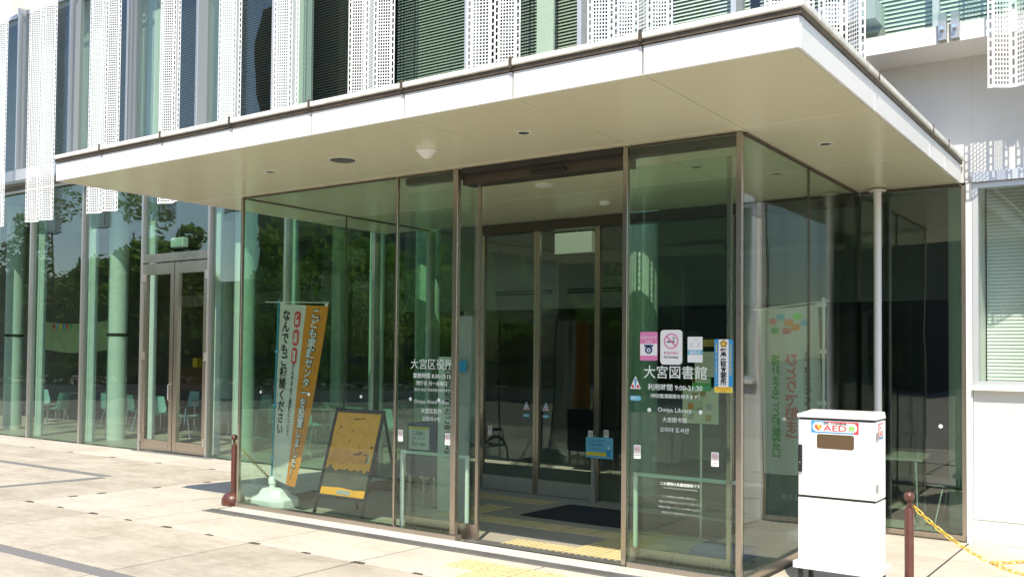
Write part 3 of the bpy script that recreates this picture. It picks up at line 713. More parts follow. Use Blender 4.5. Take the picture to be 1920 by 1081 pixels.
# security camera sticker
t, f = card('camera_sticker', 'pink and white sticker with a camera symbol on the right pane', 'sticker', -3.505, -3.35, 1.655, 1.885, P_PK)
bar(t, f, -3.503, -3.352, 1.695, 1.79, P_W, 'white_band')
f2 = front(YS-.003)
text('print', '防犯カメラ', P_W, t, f2, w=.135, cx=-3.4275, cy0=1.842, fat=.01); text('print', '作動中', P_W, t, f2, w=.06, cx=-3.4275, cy0=1.808)
bar(t, f2, -3.468, -3.387, 1.766, 1.782, P_DB, 'camera_symbol'); MB().poly([f2(*p) for p in disc(-3.4275, 1.742, .034)]).build('camera_symbol', P_DB, t)
MB().poly([front(YS-.0036)(*p) for p in disc(-3.4275, 1.738, .017)]).build('camera_lens', P_W, t); MB().poly([front(YS-.0042)(*p) for p in disc(-3.4275, 1.738, .009)]).build('camera_lens', P_DB, t)
def nosmoke(t, cx, cz, r, y, mat=P_PK):
    f1, f3 = front(y), front(y-.0008)
    MB().poly([f1(cx-r*.6, cz-r*.16), f1(cx+r*.45, cz-r*.16), f1(cx+r*.45, cz+.02*r), f1(cx-r*.6, cz+.02*r)]).build('cigarette', P_K, t)
    MB().tube([f1(cx+r*.2, cz+r*.2), f1(cx+r*.5, cz+r*.3), f1(cx+r*.25, cz+r*.55)], r*.05, 4).build('smoke_symbol', P_K, t)
    ringm(cx, cz, r, r*.84, f3).build('ban_ring', mat, t)
    a = r*.9*.707; d = r*.07
    MB().poly([f3(cx-a-d, cz+a-d), f3(cx-a+d, cz+a+d), f3(cx+a+d, cz-a+d), f3(cx+a-d, cz-a-d)]).build('ban_bar', mat, t)
t, f = card('no_smoking_sticker', 'large white no smoking sticker with a pink ring on the right pane', 'sticker', -3.325, -3.135, 1.625, 1.90, P_W, r=.03)
nosmoke(t, -3.23, 1.81, .062, YS-.003)
text('print', '敷地内禁煙', P_PK, t, f2, w=.125, cx=-3.23, cy0=1.717, fat=.008); text('print', 'No Smoking', P_K, t, f2, w=.12, cx=-3.23, cy0=1.682, fat=.02)
t, f = card('notice_card', 'pale blue and white notice card beside the no smoking sticker', 'notice', -3.09, -2.965, 1.645, 1.845, P_W, r=.004)
bar(t, f, -3.09, -2.965, 1.705, 1.742, P_LB, 'blue_band'); text('print', '補助犬', P_W, t, f2, w=.09, cx=-3.0275, cy0=1.723, fat=.01)
MB().tube([f2(-3.055, 1.80), f2(-3.06, 1.775), f2(-3.045, 1.765)], .002, 4).build('print', P_GR, t); MB().tube([f2(-3.0, 1.80), f2(-2.995, 1.775), f2(-3.01, 1.765)], .002, 4).build('print', P_GR, t)
text('print', 'Welcome!', P_GR, t, f2, w=.05, cx=-3.0275, cy0=1.823)
# police sticker
t, f = card('police_sticker', 'tall blue, white and yellow sticker with black characters at the glass corner', 'sticker', -2.868, -2.717, 1.415, 1.825, P_B, r=.008)
bar(t, f, -2.833, -2.752, 1.462, 1.824, P_W, 'white_band'); bar(t, f, -2.866, -2.719, 1.417, 1.462, P_Y, 'yellow_band')
text('print', '警察官立寄所', P_K, t, f2, w=.054, h=.285, cx=-2.7925, cy0=1.613, vert=True, sp=.9, fat=.03)
text('print', 'テロの未然防止に協力', P_Y, t, f2, w=.018, h=.24, cx=-2.736, cy0=1.67, vert=True, sp=.9, fat=.02)
text('print', '大宮警察署 日本一「絆」の強いネットワーク', P_Y, t, f2, w=.013, h=.32, cx=-2.85, cy0=1.64, vert=True, sp=.9, fat=.02)
text('print', 'Patrolled By\nPolice', P_R, t, f2, w=.10, cx=-2.7925, cy0=1.44)
for k in range(5):
    a = R(90+72*k); MB().poly([f2(*p) for p in disc(-2.7925+.018*math.cos(a), 1.79+.018*math.sin(a), .013, 10)]).build('emblem_petal', P_GD, t)
MB().poly([front(YS-.0036)(*p) for p in disc(-2.7925, 1.79, .012, 12)]).build('emblem_heart', P_Y, t)
# triangular door warnings
def warn(x, z, y, label, s=1., group=None):
    t = MB().prism([(x-.05*s, y, z-.05*s), (x+.05*s, y, z-.05*s), (x, y, z+.055*s)], (0, -.0012, 0)).build('warning_sticker', P_W); tag(t, label, 'sticker', group); ORG[t.name] = Vector()
    q = front(y-.0022)
    MB().poly([q(x-.010*s, z+.03*s), q(x-.006*s, z-.022*s), q(x+.006*s, z-.022*s), q(x+.010*s, z+.03*s)]).build('mark', P_B, t)
    MB().poly([q(*p) for p in disc(x, z-.034*s, .008*s, 10)]).build('mark', P_B, t)
    bar(t, q, x-.034*s, x-.014*s, z-.043*s, z-.018*s, P_R, 'mark'); bar(t, q, x+.014*s, x+.034*s, z-.043*s, z-.018*s, P_R, 'mark')
    t2 = MB().prism([(p[0], y, p[1]) for p in rrect(x-.05*s, x+.05*s, z-.145*s, z-.105*s, .018*s)], (0, -.0012, 0)).build('touch_sticker', P_LB)
    tag(t2, label.replace('triangular warning', 'pill shaped blue'), 'sticker', group); ORG[t2.name] = Vector()
    text('print', '自動ドア', P_W, t2, q, w=.07*s, cx=x, cy0=z-.125*s, fat=.02)
warn(-3.545, 1.475, YS, 'triangular warning sticker at the left edge of the right pane', 1.)
warn(-6.82, 1.03, YF-.0068, 'triangular warning sticker on the left inner door leaf', 1.)
warn(-6.52, 1.03, YF-.0068, 'triangular warning sticker on the right inner door leaf', 1.)
def small_ns(x, z, y, label, s=1.):
    t = MB().prism([(p[0], y, p[1]) for p in rrect(x-.031*s, x+.031*s, z-.055*s, z+.055*s, .008)], (0, -.0012, 0)).build('no_smoking_card', P_W); ORG[t.name] = Vector()
    tag(t, label, 'sticker', 'small no smoking cards on the glass')
    nosmoke(t, x, z+.02*s, .024*s, y-.0022, P_RS); text('print', 'No Smoking', P_K, t, front(y-.003), w=.045*s, cx=x, cy0=z-.03*s, fat=.02)
small_ns(-6.07, .905, YS, 'small no smoking card low on the left edge of the left lettered pane')
small_ns(-5.49, .905, YS, 'small no smoking card low beside the bronze post of the left pane')
small_ns(-3.525, .92, YS, 'small no smoking card low on the left of the right pane')
small_ns(-2.86, .905, YS, 'small no smoking card low on the right of the right pane')
small_ns(-7.40, .68, YF-.0068, 'small no smoking card on the far left inner door leaf', 1.1)
small_ns(-5.86, .70, YF-.0068, 'small no smoking card on the right inner door leaf', 1.1)
small_ns(-5.64, .72, YF-.0068, 'small no smoking card on the fixed glass right of the inner doors', 1.1)
# papers behind the right pane, on the parked sliding leaf
YP = YV+.126
t, f = card('bus_sign', 'yellow bus notice strip behind the police sticker', 'notice', -3.02, -2.87, 1.77, 1.825, P_GD, r=.002, y=YP)
text('print', 'バス', P_K, t, front(YP-.003), w=.06, cx=-2.96, cy0=1.797)
t, f = card('blank_notice', 'pale sheet of paper taped behind the right pane', 'notice', -3.09, -2.925, 1.53, 1.73, P_C, r=.002, y=YP)
for k in range(6): bar(t, f, -3.075, -2.94, 1.55+k*.025, 1.554+k*.025, P_GR, 'print_line')
t, f = card('map_notice', 'green map card with a red mark behind the right pane', 'notice', -3.11, -2.95, 1.42, 1.525, P_G, r=.004, y=YP)
bar(t, f, -3.10, -2.96, 1.485, 1.515, P_C, 'band'); bar(t, f, -3.105, -3.085, 1.485, 1.515, P_R, 'red_mark'); text('print', '見沼たんぼの駅', P_DB, t, front(YP-.003), w=.1, cx=-3.02, cy0=1.5)
for q in range(5): bar(t, front(YP-.003), -3.10+.03*q, -3.085+.03*q, 1.43+.008*(q % 3), 1.45+.008*(q % 3), P_LB, 'patch')

# poster stand behind right pane
ps = thing('poster_stand', 'slim stand with a faded poster behind the right lettered pane', 'poster stand', (-3.45, 7.9, gz(7.9)))
MB().box(-3.62, -3.28, 7.89, 7.90, 1.09, 1.41).build('poster', P_C, ps)
for q, (a, b, c) in enumerate(((-3.5, 1.33, P_GD), (-3.42, 1.36, P_GD), (-3.54, 1.24, P_O), (-3.45, 1.2, P_GR), (-3.36, 1.24, P_GR), (-3.37, 1.14, P_GD), (-3.54, 1.15, P_GR))):
    MB().box(a-.025, a+.025, 7.886, 7.889, b-.025, b+.03).build('print', c, ps)
MB().tube([(-3.45, 7.91, gz(7.9)), (-3.45, 7.91, 1.2)], .011).build('pole', STEEL, ps); MB().lathe([(.13, 0), (.13, .012), (.03, .02)], (-3.45, 7.91, gz(7.9)), 20).build('base', STEEL, ps)

# ------------------------------------------------------------------ left banner
BN = thing('banner', 'orange and cream vertical banner on a white weighted base behind the left glass', 'banner', (-8.2, 7.17, gz(7.17)))
def cloth_fn(off=0.):
    def fn(u, v):   # u 0..0.6 across, v 0..1.95 up
        a = u/.6; t = v/1.95
        ang = R(8)-R(25)*(1-t)**1.1
        x = -8.205-.085*(1-t) + u*math.cos(ang)*(1.12-.12*(1-t)) + .02*a*math.sin(t*5)*(1-t)
        y = 7.17 + u*math.sin(ang)*.95 + .02*math.sin(a*5+t*3)*a
        z = .285 + v - .035*a - .02*math.sin(a*3)*(1-t)
        return (x+off*math.sin(ang), y-off*math.cos(ang), z)
    return fn
cf = cloth_fn()
def cloth(u0, u1, name, mat, f=cf, v1=1.95):
    m = MB(); nu, nv = 8, 30
    for j in range(nv+1):
        for i in range(nu+1): m.v.append(f(u0+(u1-u0)*i/nu, v1*j/nv))
    m.f = [[j*(nu+1)+i, j*(nu+1)+i+1, (j+1)*(nu+1)+i+1, (j+1)*(nu+1)+i] for j in range(nv) for i in range(nu)]
    return m.build(name, mat, BN, smooth=True)
cr = cloth(0, .34, 'cloth', CREAM); oc = cloth(.34, .6, 'orange_strip', ORCLOTH)
c1, c2 = cloth_fn(.004), cloth_fn(.008)
text('print', 'こども家庭センターを設置しました！', P_K, oc, c1, w=.125, h=1.83, cx=.47, cy0=1.0, vert=True, sp=.95, fat=.06)
text('print', 'こども家庭センターを設置しました！', P_W, oc, c2, w=.105, h=1.81, cx=.47, cy0=1.0, vert=True, sp=.95, fat=.018)
text('print', 'なんでもご相談ください', P_K, cr, c1, w=.11, h=1.38, cx=.095, cy0=1.20, vert=True, sp=.95, fat=.03)
text('print', 'お子さんやそのご家庭について', P_K, cr, c1, w=.055, h=.92, cx=.245, cy0=.98, vert=True, sp=.95, fat=.02)
for k, s in enumerate(('妊娠', '出産', '育児')):
    MB().poly([c1(*p) for p in rrect(.205, .29, 1.70-k*.2, 1.88-k*.2, .04)]).build('red_oval', P_R, cr)
    text('print', s, P_W, cr, c2, w=.055, h=.12, cx=.2475, cy0=1.79-k*.2, vert=True, sp=.95, fat=.02)
text('print', 'さいたま市', P_DB, cr, c1, w=.12, cx=.14, cy0=.06)
MB().tube([(-8.31, 7.17, .05), (-8.225, 7.17, 2.29)], .013).build('pole', TPOLE, BN, smooth=True)
MB().tube([(-8.42, 7.14, 2.262), (-7.46, 7.20, 2.235)], .005).build('top_rod', WPL, BN)
for u in (.015, .575): MB().poly([cf(u-.02, 1.95), cf(u+.02, 1.95), tuple(Vector(cf(u+.02, 1.95))+Vector((0, 0, .03))), tuple(Vector(cf(u-.02, 1.95))+Vector((0, 0, .03)))]).build('loop', WPL, BN)
for z in (.5, 1.1, 1.7): MB().box(-8.33+.04*z, -8.28+.04*z, 7.15, 7.19, z-.012, z+.012).build('loop', P_LB, BN)
b0 = gz(7.2)
m = MB()
def oct_(cx, cy_, a, b, z): return [(cx+a*c, cy_+b*s, z) for c, s in ((1, .5), (.55, 1), (-.55, 1), (-1, .5), (-1, -.5), (-.55, -1), (.55, -1), (1, -.5))]
for z, k in ((0, 1.), (.09, 1.), (.12, .72), (.19, .55), (.205, .30)): m.v += oct_(-8.28, 7.2, .27*k, .22*k, b0+z)
m.f = [[i*8+j, i*8+(j+1) % 8, (i+1)*8+(j+1) % 8, (i+1)*8+j] for i in range(4) for j in range(8)] + [[32+j for j in range(8)]]
m.build('water_base', WPL, BN, bevel=.012)
MB().lathe([(.035, .19), (.035, .24), (.045, .25), (.045, .31), (.03, .33)], (-8.30, 7.18, b0), 14).build('socket', WPL, BN, smooth=True)

# ------------------------------------------------------------------ A-frame sign
AF = thing('sandwich_board', 'black sandwich board with a peeling orange poster behind the glass', 'sandwich board', (-7.07, 7.2, gz(7.2)))
def afn(off=0.):
    def fn(x, h):   # on the leaning front face; h along the height 0..1.1
        return (-7.42+x, 6.98+h*.30-off, gz(7)+h*1.0)
    return fn
A0 = afn()
def beam(p, q, a, b, name, mat=BLACK):
    p, q = Vector(p), Vector(q); d = (q-p).normalized(); sx = Vector((1, 0, 0)); sy = d.cross(sx).normalized()
    pts = [p+sx*i*a+sy*j*b for j in (-1, 1) for i in (-1, 1)] + [q+sx*i*a+sy*j*b for j in (-1, 1) for i in (-1, 1)]
    return MB().hexa(pts).build(name, mat, AF, bevel=.002, seg=1)
for x in (0, .68): beam(A0(x, 0), A0(x, 1.12), .016, .012, 'frame_leg')
beam(A0(.0, 1.105), A0(.68, 1.105), .012, .016, 'frame_top'); 
MB().hexa([Vector(A0(a, h))+Vector((0, q, 0)) for h in (.2, .225) for q in (-.012, .012) for a in (.016, .664)]).build('frame_rail', BLACK, AF)
MB().hexa([Vector(A0(a, h))+Vector((0, q, 0)) for h in (1.085, 1.12) for q in (-.012, .012) for a in (.016, .664)]).build('frame_rail', BLACK, AF)
MB().hexa([Vector(A0(a, h))+Vector((0, q, 0)) for h in (.226, 1.084) for q in (.0, .008) for a in (.016, .664)]).build('backing_panel', GREYB, AF)
A1, A2, A3 = afn(.003), afn(.006), afn(.008)
random.seed(3)
edge = [(.02+.64*i/24, .495+.012*math.sin(i*1.7)+random.uniform(-.012, .012)) for i in range(25)]
MB().poly([A1(*p) for p in ([(.02, 1.082)]+[(p[0], p[1]) for p in edge]+[(.66, 1.082)])][::-1]).build('poster', ORANGE, AF)
patch = [(.0, .0), (.09, .01), (.2, -.01), (.33, .015), (.45, 0), (.55, .02), (.56, .1), (.5, .16), (.38, .13), (.2, .15), (.05, .15), (-.02, .08)]
MB().poly([A2(.05+p[0], .555+p[1]) for p in patch]).build('poster_patch', M('poster_stripped', (.72, .29, .045), .7, var=.15, scale=20), AF)
MB().poly([A1(*p) for p in ((.02, .235), (.66, .235), (.66, .31), (.5, .30), (.3, .315), (.02, .305))]).build('poster_strip', ORANGE, AF)
MB().poly([A2(*p) for p in ((.25, .25), (.46, .25), (.45, .29), (.27, .292))]).build('poster_patch', P_GR, AF)
for x, h, a, b in ((.33, 1.02, .05, .006), (.42, 1.025, .03, .005), (.12, .93, .022, .007), (.52, .95, .012, .004), (.3, .9, .01, .008), (.43, .66, .05, .008), (.48, .675, .03, .012), (.55, .66, .03, .006), (.44, .735, .004, .03), (.62, .74, .02, .01), (.03, .75, .01, .006), (.28, .79, .008, .008), (.24, 1.03, .012, .004), (.09, .86, .008, .005)):
    MB().poly([A3(x-a, h-b), A3(x+a*.8, h-b*.7), A3(x+a, h+b), A3(x-a*.7, h+b*.8)]).build('scrap', P_K, AF)
for x, h in ((.57, .58), (.06, .45), (.25, .38), (.5, .4)): MB().poly([A2(x, h), A2(x+.06, h+.01), A2(x+.05, h+.09), A2(x+.01, h+.08)]).build('tape_residue', GREYB if h < .5 else P_TB, AF)
for x in (.02, .66): beam((-7.42+x, 7.62, gz(7.6)), (-7.42+x, 7.33, 1.07), .014, .011, 'rear_leg')
MB().box(-7.4, -6.76, 7.52, 7.54, .22, .245).build('rear_rail', BLACK, AF)

# ------------------------------------------------------------------ wheelchair, folder rack, signs in the lobby
WC = thing('wheelchair', 'folded dark wheelchair parked in the lobby behind the left lettered pane', 'wheelchair', (-7.95, 9.55, gz(9.5)))
zb = gz(9.55)
for x in (-8.16, -7.72):
    wl = MB().tube([(x, 9.55+.31*math.cos(a), zb+.32+.31*math.sin(a)) for a in [2*math.pi*i/28 for i in range(28)]], .014, 6, closed=True).build('wheel', RUB, WC, smooth=True)
    MB().tube([(x, 9.55+.29*math.cos(a), zb+.32+.29*math.sin(a)) for a in [2*math.pi*i/28 for i in range(28)]], .008, 5, closed=True).build('rim', CHROME, wl, smooth=True)
    m = MB()
    for i in range(14): a = 2*math.pi*i/14; m.tube([(x, 9.55, zb+.32), (x, 9.55+.29*math.cos(a), zb+.32+.29*math.sin(a))], .0025, 4, cap=False)
    m.build('spokes', CHROME, wl)
    MB().tube([(x-.02, 9.55, zb+.32), (x+.02, 9.55, zb+.32)], .03, 10).build('hub', CHROME, wl)
    s = 1 if x > -8 else -1; xi = x-.05*s
    MB().tube([(xi, 9.75, zb+.92), (xi, 9.72, zb+.9), (xi, 9.70, zb+.3)], .011).build('back_tube', CHROME, WC); MB().tube([(xi, 9.75, zb+.92), (xi, 9.85, zb+.92)], .016).build('handle', BLACK, WC)
    MB().tube([(xi, 9.70, zb+.5), (xi, 9.22, zb+.5), (xi, 9.12, zb+.2)], .011).build('side_tube', CHROME, WC); MB().tube([(xi, 9.70, zb+.7), (xi, 9.3, zb+.7), (xi, 9.27, zb+.5)], .011).build('arm_tube', CHROME, WC)
    MB().box(xi-.025, xi+.025, 9.34, 9.66, zb+.705, zb+.735).build('armrest', BLACK, WC, bevel=.008)
    MB().tube([(xi, 9.2+.075*math.cos(a), zb+.085+.075*math.sin(a)) for a in [2*math.pi*i/14 for i in range(14)]], .012, 6, closed=True).build('caster', RUB, WC)
    MB().tube([(xi, 9.2, zb+.085), (xi+.03, 9.2, zb+.2), (xi, 9.2, zb+.42)], .009).build('caster_fork', CHROME, WC)
    MB().box(xi-.06, xi+.06, 8.98, 9.12, zb+.12, zb+.135).build('footrest', BLACK, WC)
MB().box(-8.1, -7.78, 9.24, 9.68, zb+.47, zb+.50).build('seat', BLUECL, WC, bevel=.01); MB().box(-8.1, -7.78, 9.69, 9.71, zb+.5, zb+.88).build('backrest', BLUECL, WC, bevel=.008)
BR = thing('blue_cloth_rack', 'navy cloth covered rack with a white notice behind the sandwich board', 'rack', (-7.0, 8.3, gz(8.3)))
MB().box(-7.2, -6.78, 8.2, 8.5, .30, .90).build('cloth', BLUECL, BR, bevel=.02)
for x in (-7.17, -6.81):
    for y in (8.23, 8.47): MB().tube([(x, y, gz(8.3)-.01), (x, y, .31)], .014).build('leg', STEEL, BR)
MB().box(-7.16, -6.86, 8.19, 8.199, .60, .86).build('notice', P_W, BR); MB().box(-7.16, -6.86, 8.186, 8.19, .83, .86).build('notice_band', P_Y, BR)
for k in range(3): text('print', ('ご自由に', 'お使いください', 'For use')[k], P_K, BR, front(8.187), w=.2, cx=-7.01, cy0=.79-k*.06)
BS = thing('blue_notice_stand', 'small light blue hand hygiene sign on a short post before the inner doors', 'sign', (-5.62, 9.87, gz(9.87)))
MB().box(-5.78, -5.41, 9.84, 9.855, .46, .71).build('panel', P_LB, BS, bevel=.003)
MB().box(-5.77, -5.47, 9.837, 9.84, .49, .53).build('yellow_band', P_Y, BS)
for i, s in enumerate(('こまめに手洗い', '手指の消毒に', 'ご協力ください')): text('print', s, P_DB, BS, front(9.8365), w=(.25, .2, .17)[i], cx=-5.63+.0*i, cy0=.67-i*.05)
MB().box(-5.49, -5.44, 9.834, 9.837, .49, .57).build('bottle_symbol', P_B, BS); MB().box(-5.475, -5.455, 9.834, 9.837, .572, .605).build('bottle_symbol', P_W, BS)
MB().box(-5.715, -5.67, 9.857, 9.89, gz(9.87), .72).build('post', STEEL, BS)
# white vertical name board seen through the gap by the left posts
NB = thing('white_name_board', 'tall white board with vertical black characters left of the open doorway', 'sign board', (-6.2, 8.2, gz(8.2)))
MB().box(-6.74, -6.50, 8.2, 8.22, gz(8.2), 1.66).build('board', P_W, NB)
text('print', '大宮区役所のご案内１階', P_K, NB, front(8.197), w=.1, h=1.05, cx=-6.60, cy0=1.05, vert=True, fat=.02)
NB2 = thing('pale_floor_sign', 'pale standing panel leaning inside the lobby beside the doorway', 'sign board', (-5.75, 7.6, gz(7.6)))
MB().hexa([(-6.27, 7.9, gz(7.9)), (-6.10, 7.9, gz(7.9)), (-6.27, 7.93, gz(7.9)), (-6.10, 7.93, gz(7.9)), (-6.27, 7.97, 2.1), (-6.10, 7.97, 2.1), (-6.27, 8.0, 2.1), (-6.10, 8.0, 2.1)]).build('panel', P_GR, NB2)
bar(NB2, front(7.9), -6.26, -6.11, 1.5, 1.62, P_B, 'blue_band')
TR = thing('umbrella_board', 'dark teal board for shaking umbrellas behind the right side glass', 'board', (-3.1, 9.45, gz(9.45)))
MB().box(-3.40, -2.86, 9.42, 9.48, gz(9.3), .56).build('board', TEALB, TR, bevel=.01)
text('print', '傘ふり場', P_TB, TR, lambda x, z: (-6.22-x, 9.417, z), w=.24, cx=-3.11, cy0=.28)
WB = thing('wheeled_base', 'dark blue wheeled base just inside the right glass corner', 'base', (-3.0, 7.25, gz(7.25)))
MB().box(-3.2, -2.76, 7.1, 7.5, .06, .15).build('body', BLUECL, WB, bevel=.02)
for x in (-3.16, -2.8):
    for y in (7.14, 7.46): MB().lathe([(.028, 0), (.028, .03)], (x, y, gz(7.3)+.03), 10).build('caster', CHROME, WB)

# second banner, seen from behind through the right side glass
B2 = thing('pale_banner', 'pale pole banner with green and red characters seen mirrored through the side glass', 'banner', (-2.95, 9.2, gz(9.2)))
def b2f(off=0.):
    def fn(u, v):
        a = u/.6; t = v/1.8
        x = -3.40+u*1.03+.015*math.sin(t*4)*a; y = 9.20-.02*a+.025*math.sin(a*7+t*2)-off
        return (x, y, .53+v*.915+.04*a-.02*math.sin(a*3))
    return fn
bf = b2f(); m = MB(); nu, nv = 10, 24
for j in range(nv+1):
    for i in range(nu+1): m.v.append(bf(.6*i/nu+(.06*(1-j/nv)*(1-i/nu)), 1.8*j/nv))
m.f = [[j*(nu+1)+i, j*(nu+1)+i+1, (j+1)*(nu+1)+i+1, (j+1)*(nu+1)+i] for j in range(nv) for i in range(nu)]
bc = m.build('cloth', WCLOTH, B2, smooth=True)
def mir(f): return lambda u, v: f(.6-u, v)
q1 = mir(b2f(.004))
text('print', '福祉まるごと相談窓口', P_G, bc, q1, w=.10, h=1.12, cx=.42, cy0=.74, vert=True, sp=.95, fat=.03)
text('print', 'ひとりで悩まず', P_RS, bc, q1, w=.13, h=1.0, cx=.26, cy0=.80, vert=True, sp=.95, fat=.03)
text('print', 'まずはお気軽にご相談ください', P_K, bc, q1, w=.065, h=1.1, cx=.12, cy0=.76, vert=True, sp=.95, fat=.02)
for u, v, mt in ((.44, 1.66, P_RS), (.36, 1.7, P_LB), (.28, 1.64, P_O), (.2, 1.7, P_LG), (.13, 1.62, P_LB), (.42, 1.56, P_G), (.3, 1.55, P_RS), (.22, 1.58, P_O)):
    MB().poly([q1(u+.05*math.cos(a)*(1 if i % 2 else .8), v+.04*math.sin(a)) for i, a in enumerate([2*math.pi*i/12 for i in range(12)])]).build('leaf_print', mt, bc)
MB().tube([(-2.745, 9.17, gz(9.2)), (-2.735, 9.17, 2.27)], .014).build('pole', WPL, B2, smooth=True); MB().tube([(-3.45, 9.21, 2.165), (-2.675, 9.16, 2.24)], .006).build('top_rod', WPL, B2)
for z in (.8, 1.25, 1.75, 2.2): MB().box(-2.80, -2.715, 9.155, 9.185, z-.02, z+.02).build('loop', WPL, B2)
MB().lathe([(.2, 0), (.2, .06), (.06, .12), (.03, .2)], (-2.88, 9.15, gz(9.15)), 16).build('base', WPL, B2)

# ------------------------------------------------------------------ AED cabinet
AE = thing('aed_cabinet', 'white two part AED cabinet on legs beside the glass corner', 'cabinet', (-1.96, 7.0, 0))
ax0, ax1, ay0, ay1 = -2.23, -1.683, 6.86, 7.13
MB().box(ax0, ax1, ay0, ay1, .215, .675).build('lower_body', AEDW, AE, bevel=.004)
MB().box(ax0, ax1, ay0+.022, ay1, .69, 1.245).build('upper_body', AEDW, AE, bevel=.004)
MB().box(ax0+.01, ax1-.01, ay0+.012, ay1-.01, .674, .691).build('seam', AEDG, AE)
dr = MB().box(ax0+.002, ax1-.004, ay0, ay0+.02, .693, 1.24).build('door', AEDW, AE, bevel=.004)
MB().prism([(p[0], ay0-.001, p[1]) for p in rrect(-2.095, -1.832, 1.037, 1.142, .016)], (0, .004, 0)).build('window', M('cabinet_window', (.11, .07, .035), .08, coat=.5), dr)
ringm(0, 0, 1, 1, front(0), 3)
MB().box(ax0+.012, ax1-.012, ay0+.01, ay1-.012, 1.245, 1.257).build('gasket', AEDG, AE)
MB().hexa([(ax0-.004, ay0-.016, 1.257), (ax1+.004, ay0-.016, 1.257), (ax0-.004, ay1, 1.257), (ax1+.004, ay1, 1.257), (ax0-.004, ay0-.016, 1.282), (ax1+.004, ay0-.016, 1.282), (ax0+.02, ay1, 1.305), (ax1-.004, ay1, 1.305)]).build('lid', AEDW, AE, bevel=.004)
MB().box(ax0-.03, ax1+.03, ay0-.03, ay1+.03, .165, .214).build('plinth', AEDW, AE, bevel=.003)
for x in (ax0, ax1-.03):
    for y in (ay0, ay1-.03): MB().box(x, x+.03, y, y+.03, 0 if y < 7 else gz(y), .165).build('leg', DARKM, AE)
h = MB().box(ax0+.004, ax0+.034, ay0-.022, ay0, .86, 1.06).build('handle', BLACK, dr, bevel=.008); MB().tube([(ax0+.019, ay0-.024, .93), (ax0+.019, ay0-.021, .93)], .006, 10).build('lock', CHROME, dr)
for z in (.78, 1.14): MB().box(ax1+.0005, ax1+.010, ay0+.012, ay0+.03, z-.03, z+.03).build('hinge', STEEL, AE)
fa, fb, fc = front(ay0-.0015), front(ay0-.0028), front(ay0-.004)
lx0, lx1, lz0, lz1 = -2.135, -1.80, 1.15, 1.235
MB().prism([fa(*p) for p in ((lx0, lz0), (lx1, lz0), (lx1, lz1), (lx0, lz1))], (0, .001, 0)).build('label', P_B, dr)
MB().poly([fb(-2.05, lz1), fb(lx1, lz1), fb(lx1, lz0), fb(-1.83, lz0), fb(-1.87, lz1-.03)]).build('label_red', P_R, dr)
MB().poly([fc(*p) for p in rrect(lx0+.012, lx1-.012, lz0+.009, lz1-.009, .028)]).build('label_field', P_W, dr)
fd = front(ay0-.0052)
text('print', 'AED', P_R, dr, fd, w=.165, h=.043, cx=-1.965, cy0=1.187, fat=.015); text('print', '自動体外式除細動器', P_K, dr, fd, w=.16, cx=-1.965, cy0=1.219, fat=.02)
MB().poly([fd(-2.083+.026*x, 1.188+.024*z) for x, z in ((0, -1), (.6, -.35), (.98, .2), (.9, .7), (.5, .92), (.15, .75), (0, .5), (-.15, .75), (-.5, .92), (-.9, .7), (-.98, .2), (-.6, -.35))][::-1]).build('heart', P_R, dr)
MB().poly([front(ay0-.006)(*p) for p in ((-2.09, 1.205), (-2.065, 1.212), (-2.074, 1.195), (-2.06, 1.192), (-2.088, 1.172), (-2.08, 1.19), (-2.094, 1.192))]).build('bolt_symbol', P_Y, dr)
MB().poly([fd(*p) for p in rrect(-1.868, -1.826, 1.178, 1.204, .008)]).build('green_mark', P_LG, dr); text('print', '緊急救命', P_K, dr, fd, w=.05, cx=-1.847, cy0=1.17)
sa, sb = side(ax1+.0022), side(ax1+.0034)
MB().prism([sa(*p) for p in ((6.93, 1.12), (7.05, 1.12), (7.05, 1.23), (6.93, 1.23))], (-.001, 0, 0)).build('side_label', P_R, AE)
MB().poly([sb(*p) for p in rrect(6.937, 7.043, 1.134, 1.223, .012)]).build('side_field', P_W, AE); MB().poly([sb(6.93, 1.12), sb(7.05, 1.12), sb(7.05, 1.132), sb(6.93, 1.132)]).build('side_band', P_B, AE)
text('print', 'AED', P_R, AE, side(ax1+.0046), w=.08, h=.035, cx=6.99, cy0=1.158, fat=.01); MB().poly([side(ax1+.0046)(6.965+.014*x, 1.198+.014*z) for x, z in ((0, -1), (.9, .2), (.5, .9), (0, .5), (-.5, .9), (-.9, .2))]).build('heart', P_R, AE)

# ------------------------------------------------------------------ bollards and chains
def bollard(loc, label):
    t = thing('chain_bollard', label, 'bollard', (0, 0, 0), 'brown chain bollards')
    MB().lathe([(.125, 0), (.13, .02), (.128, .07), (.105, .115), (.06, .14), (.04, .142)], k=28).build('base', BROWN, t, smooth=True)
    MB().lathe([(.031, .13), (.031, .665), (.027, .675), (.022, .677)], k=20).build('post', BROWN, t, smooth=True)
    MB().lathe([(.014, .676), (.014, .725)], k=14).build('neck', BROWN, t, smooth=True)
    MB().lathe([(.036*math.sin(a)+.0005, .755-.036*math.cos(a)) for a in [math.pi*i/10 for i in range(11)]], k=18).build('ball', BROWN, t, smooth=True)
    MB().tube([(.016*math.cos(a)+.02, .016*math.sin(a), .70) for a in [2*math.pi*i/10 for i in range(10)]], .004, 5, closed=True).build('hook', BROWN, t)
    t.location = loc; return t
bollard((-8.66, 6.93, gz(6.93)), 'brown bollard left of the glass corner, before the left glass')
b1 = bollard((-1.50, 7.02, gz(7.02)), 'brown bollard right of the white cabinet, yellow chain on it')
dup(b1, (-.1, 8.6, gz(8.6)), 0, 'brown bollard beyond the right edge of the view')
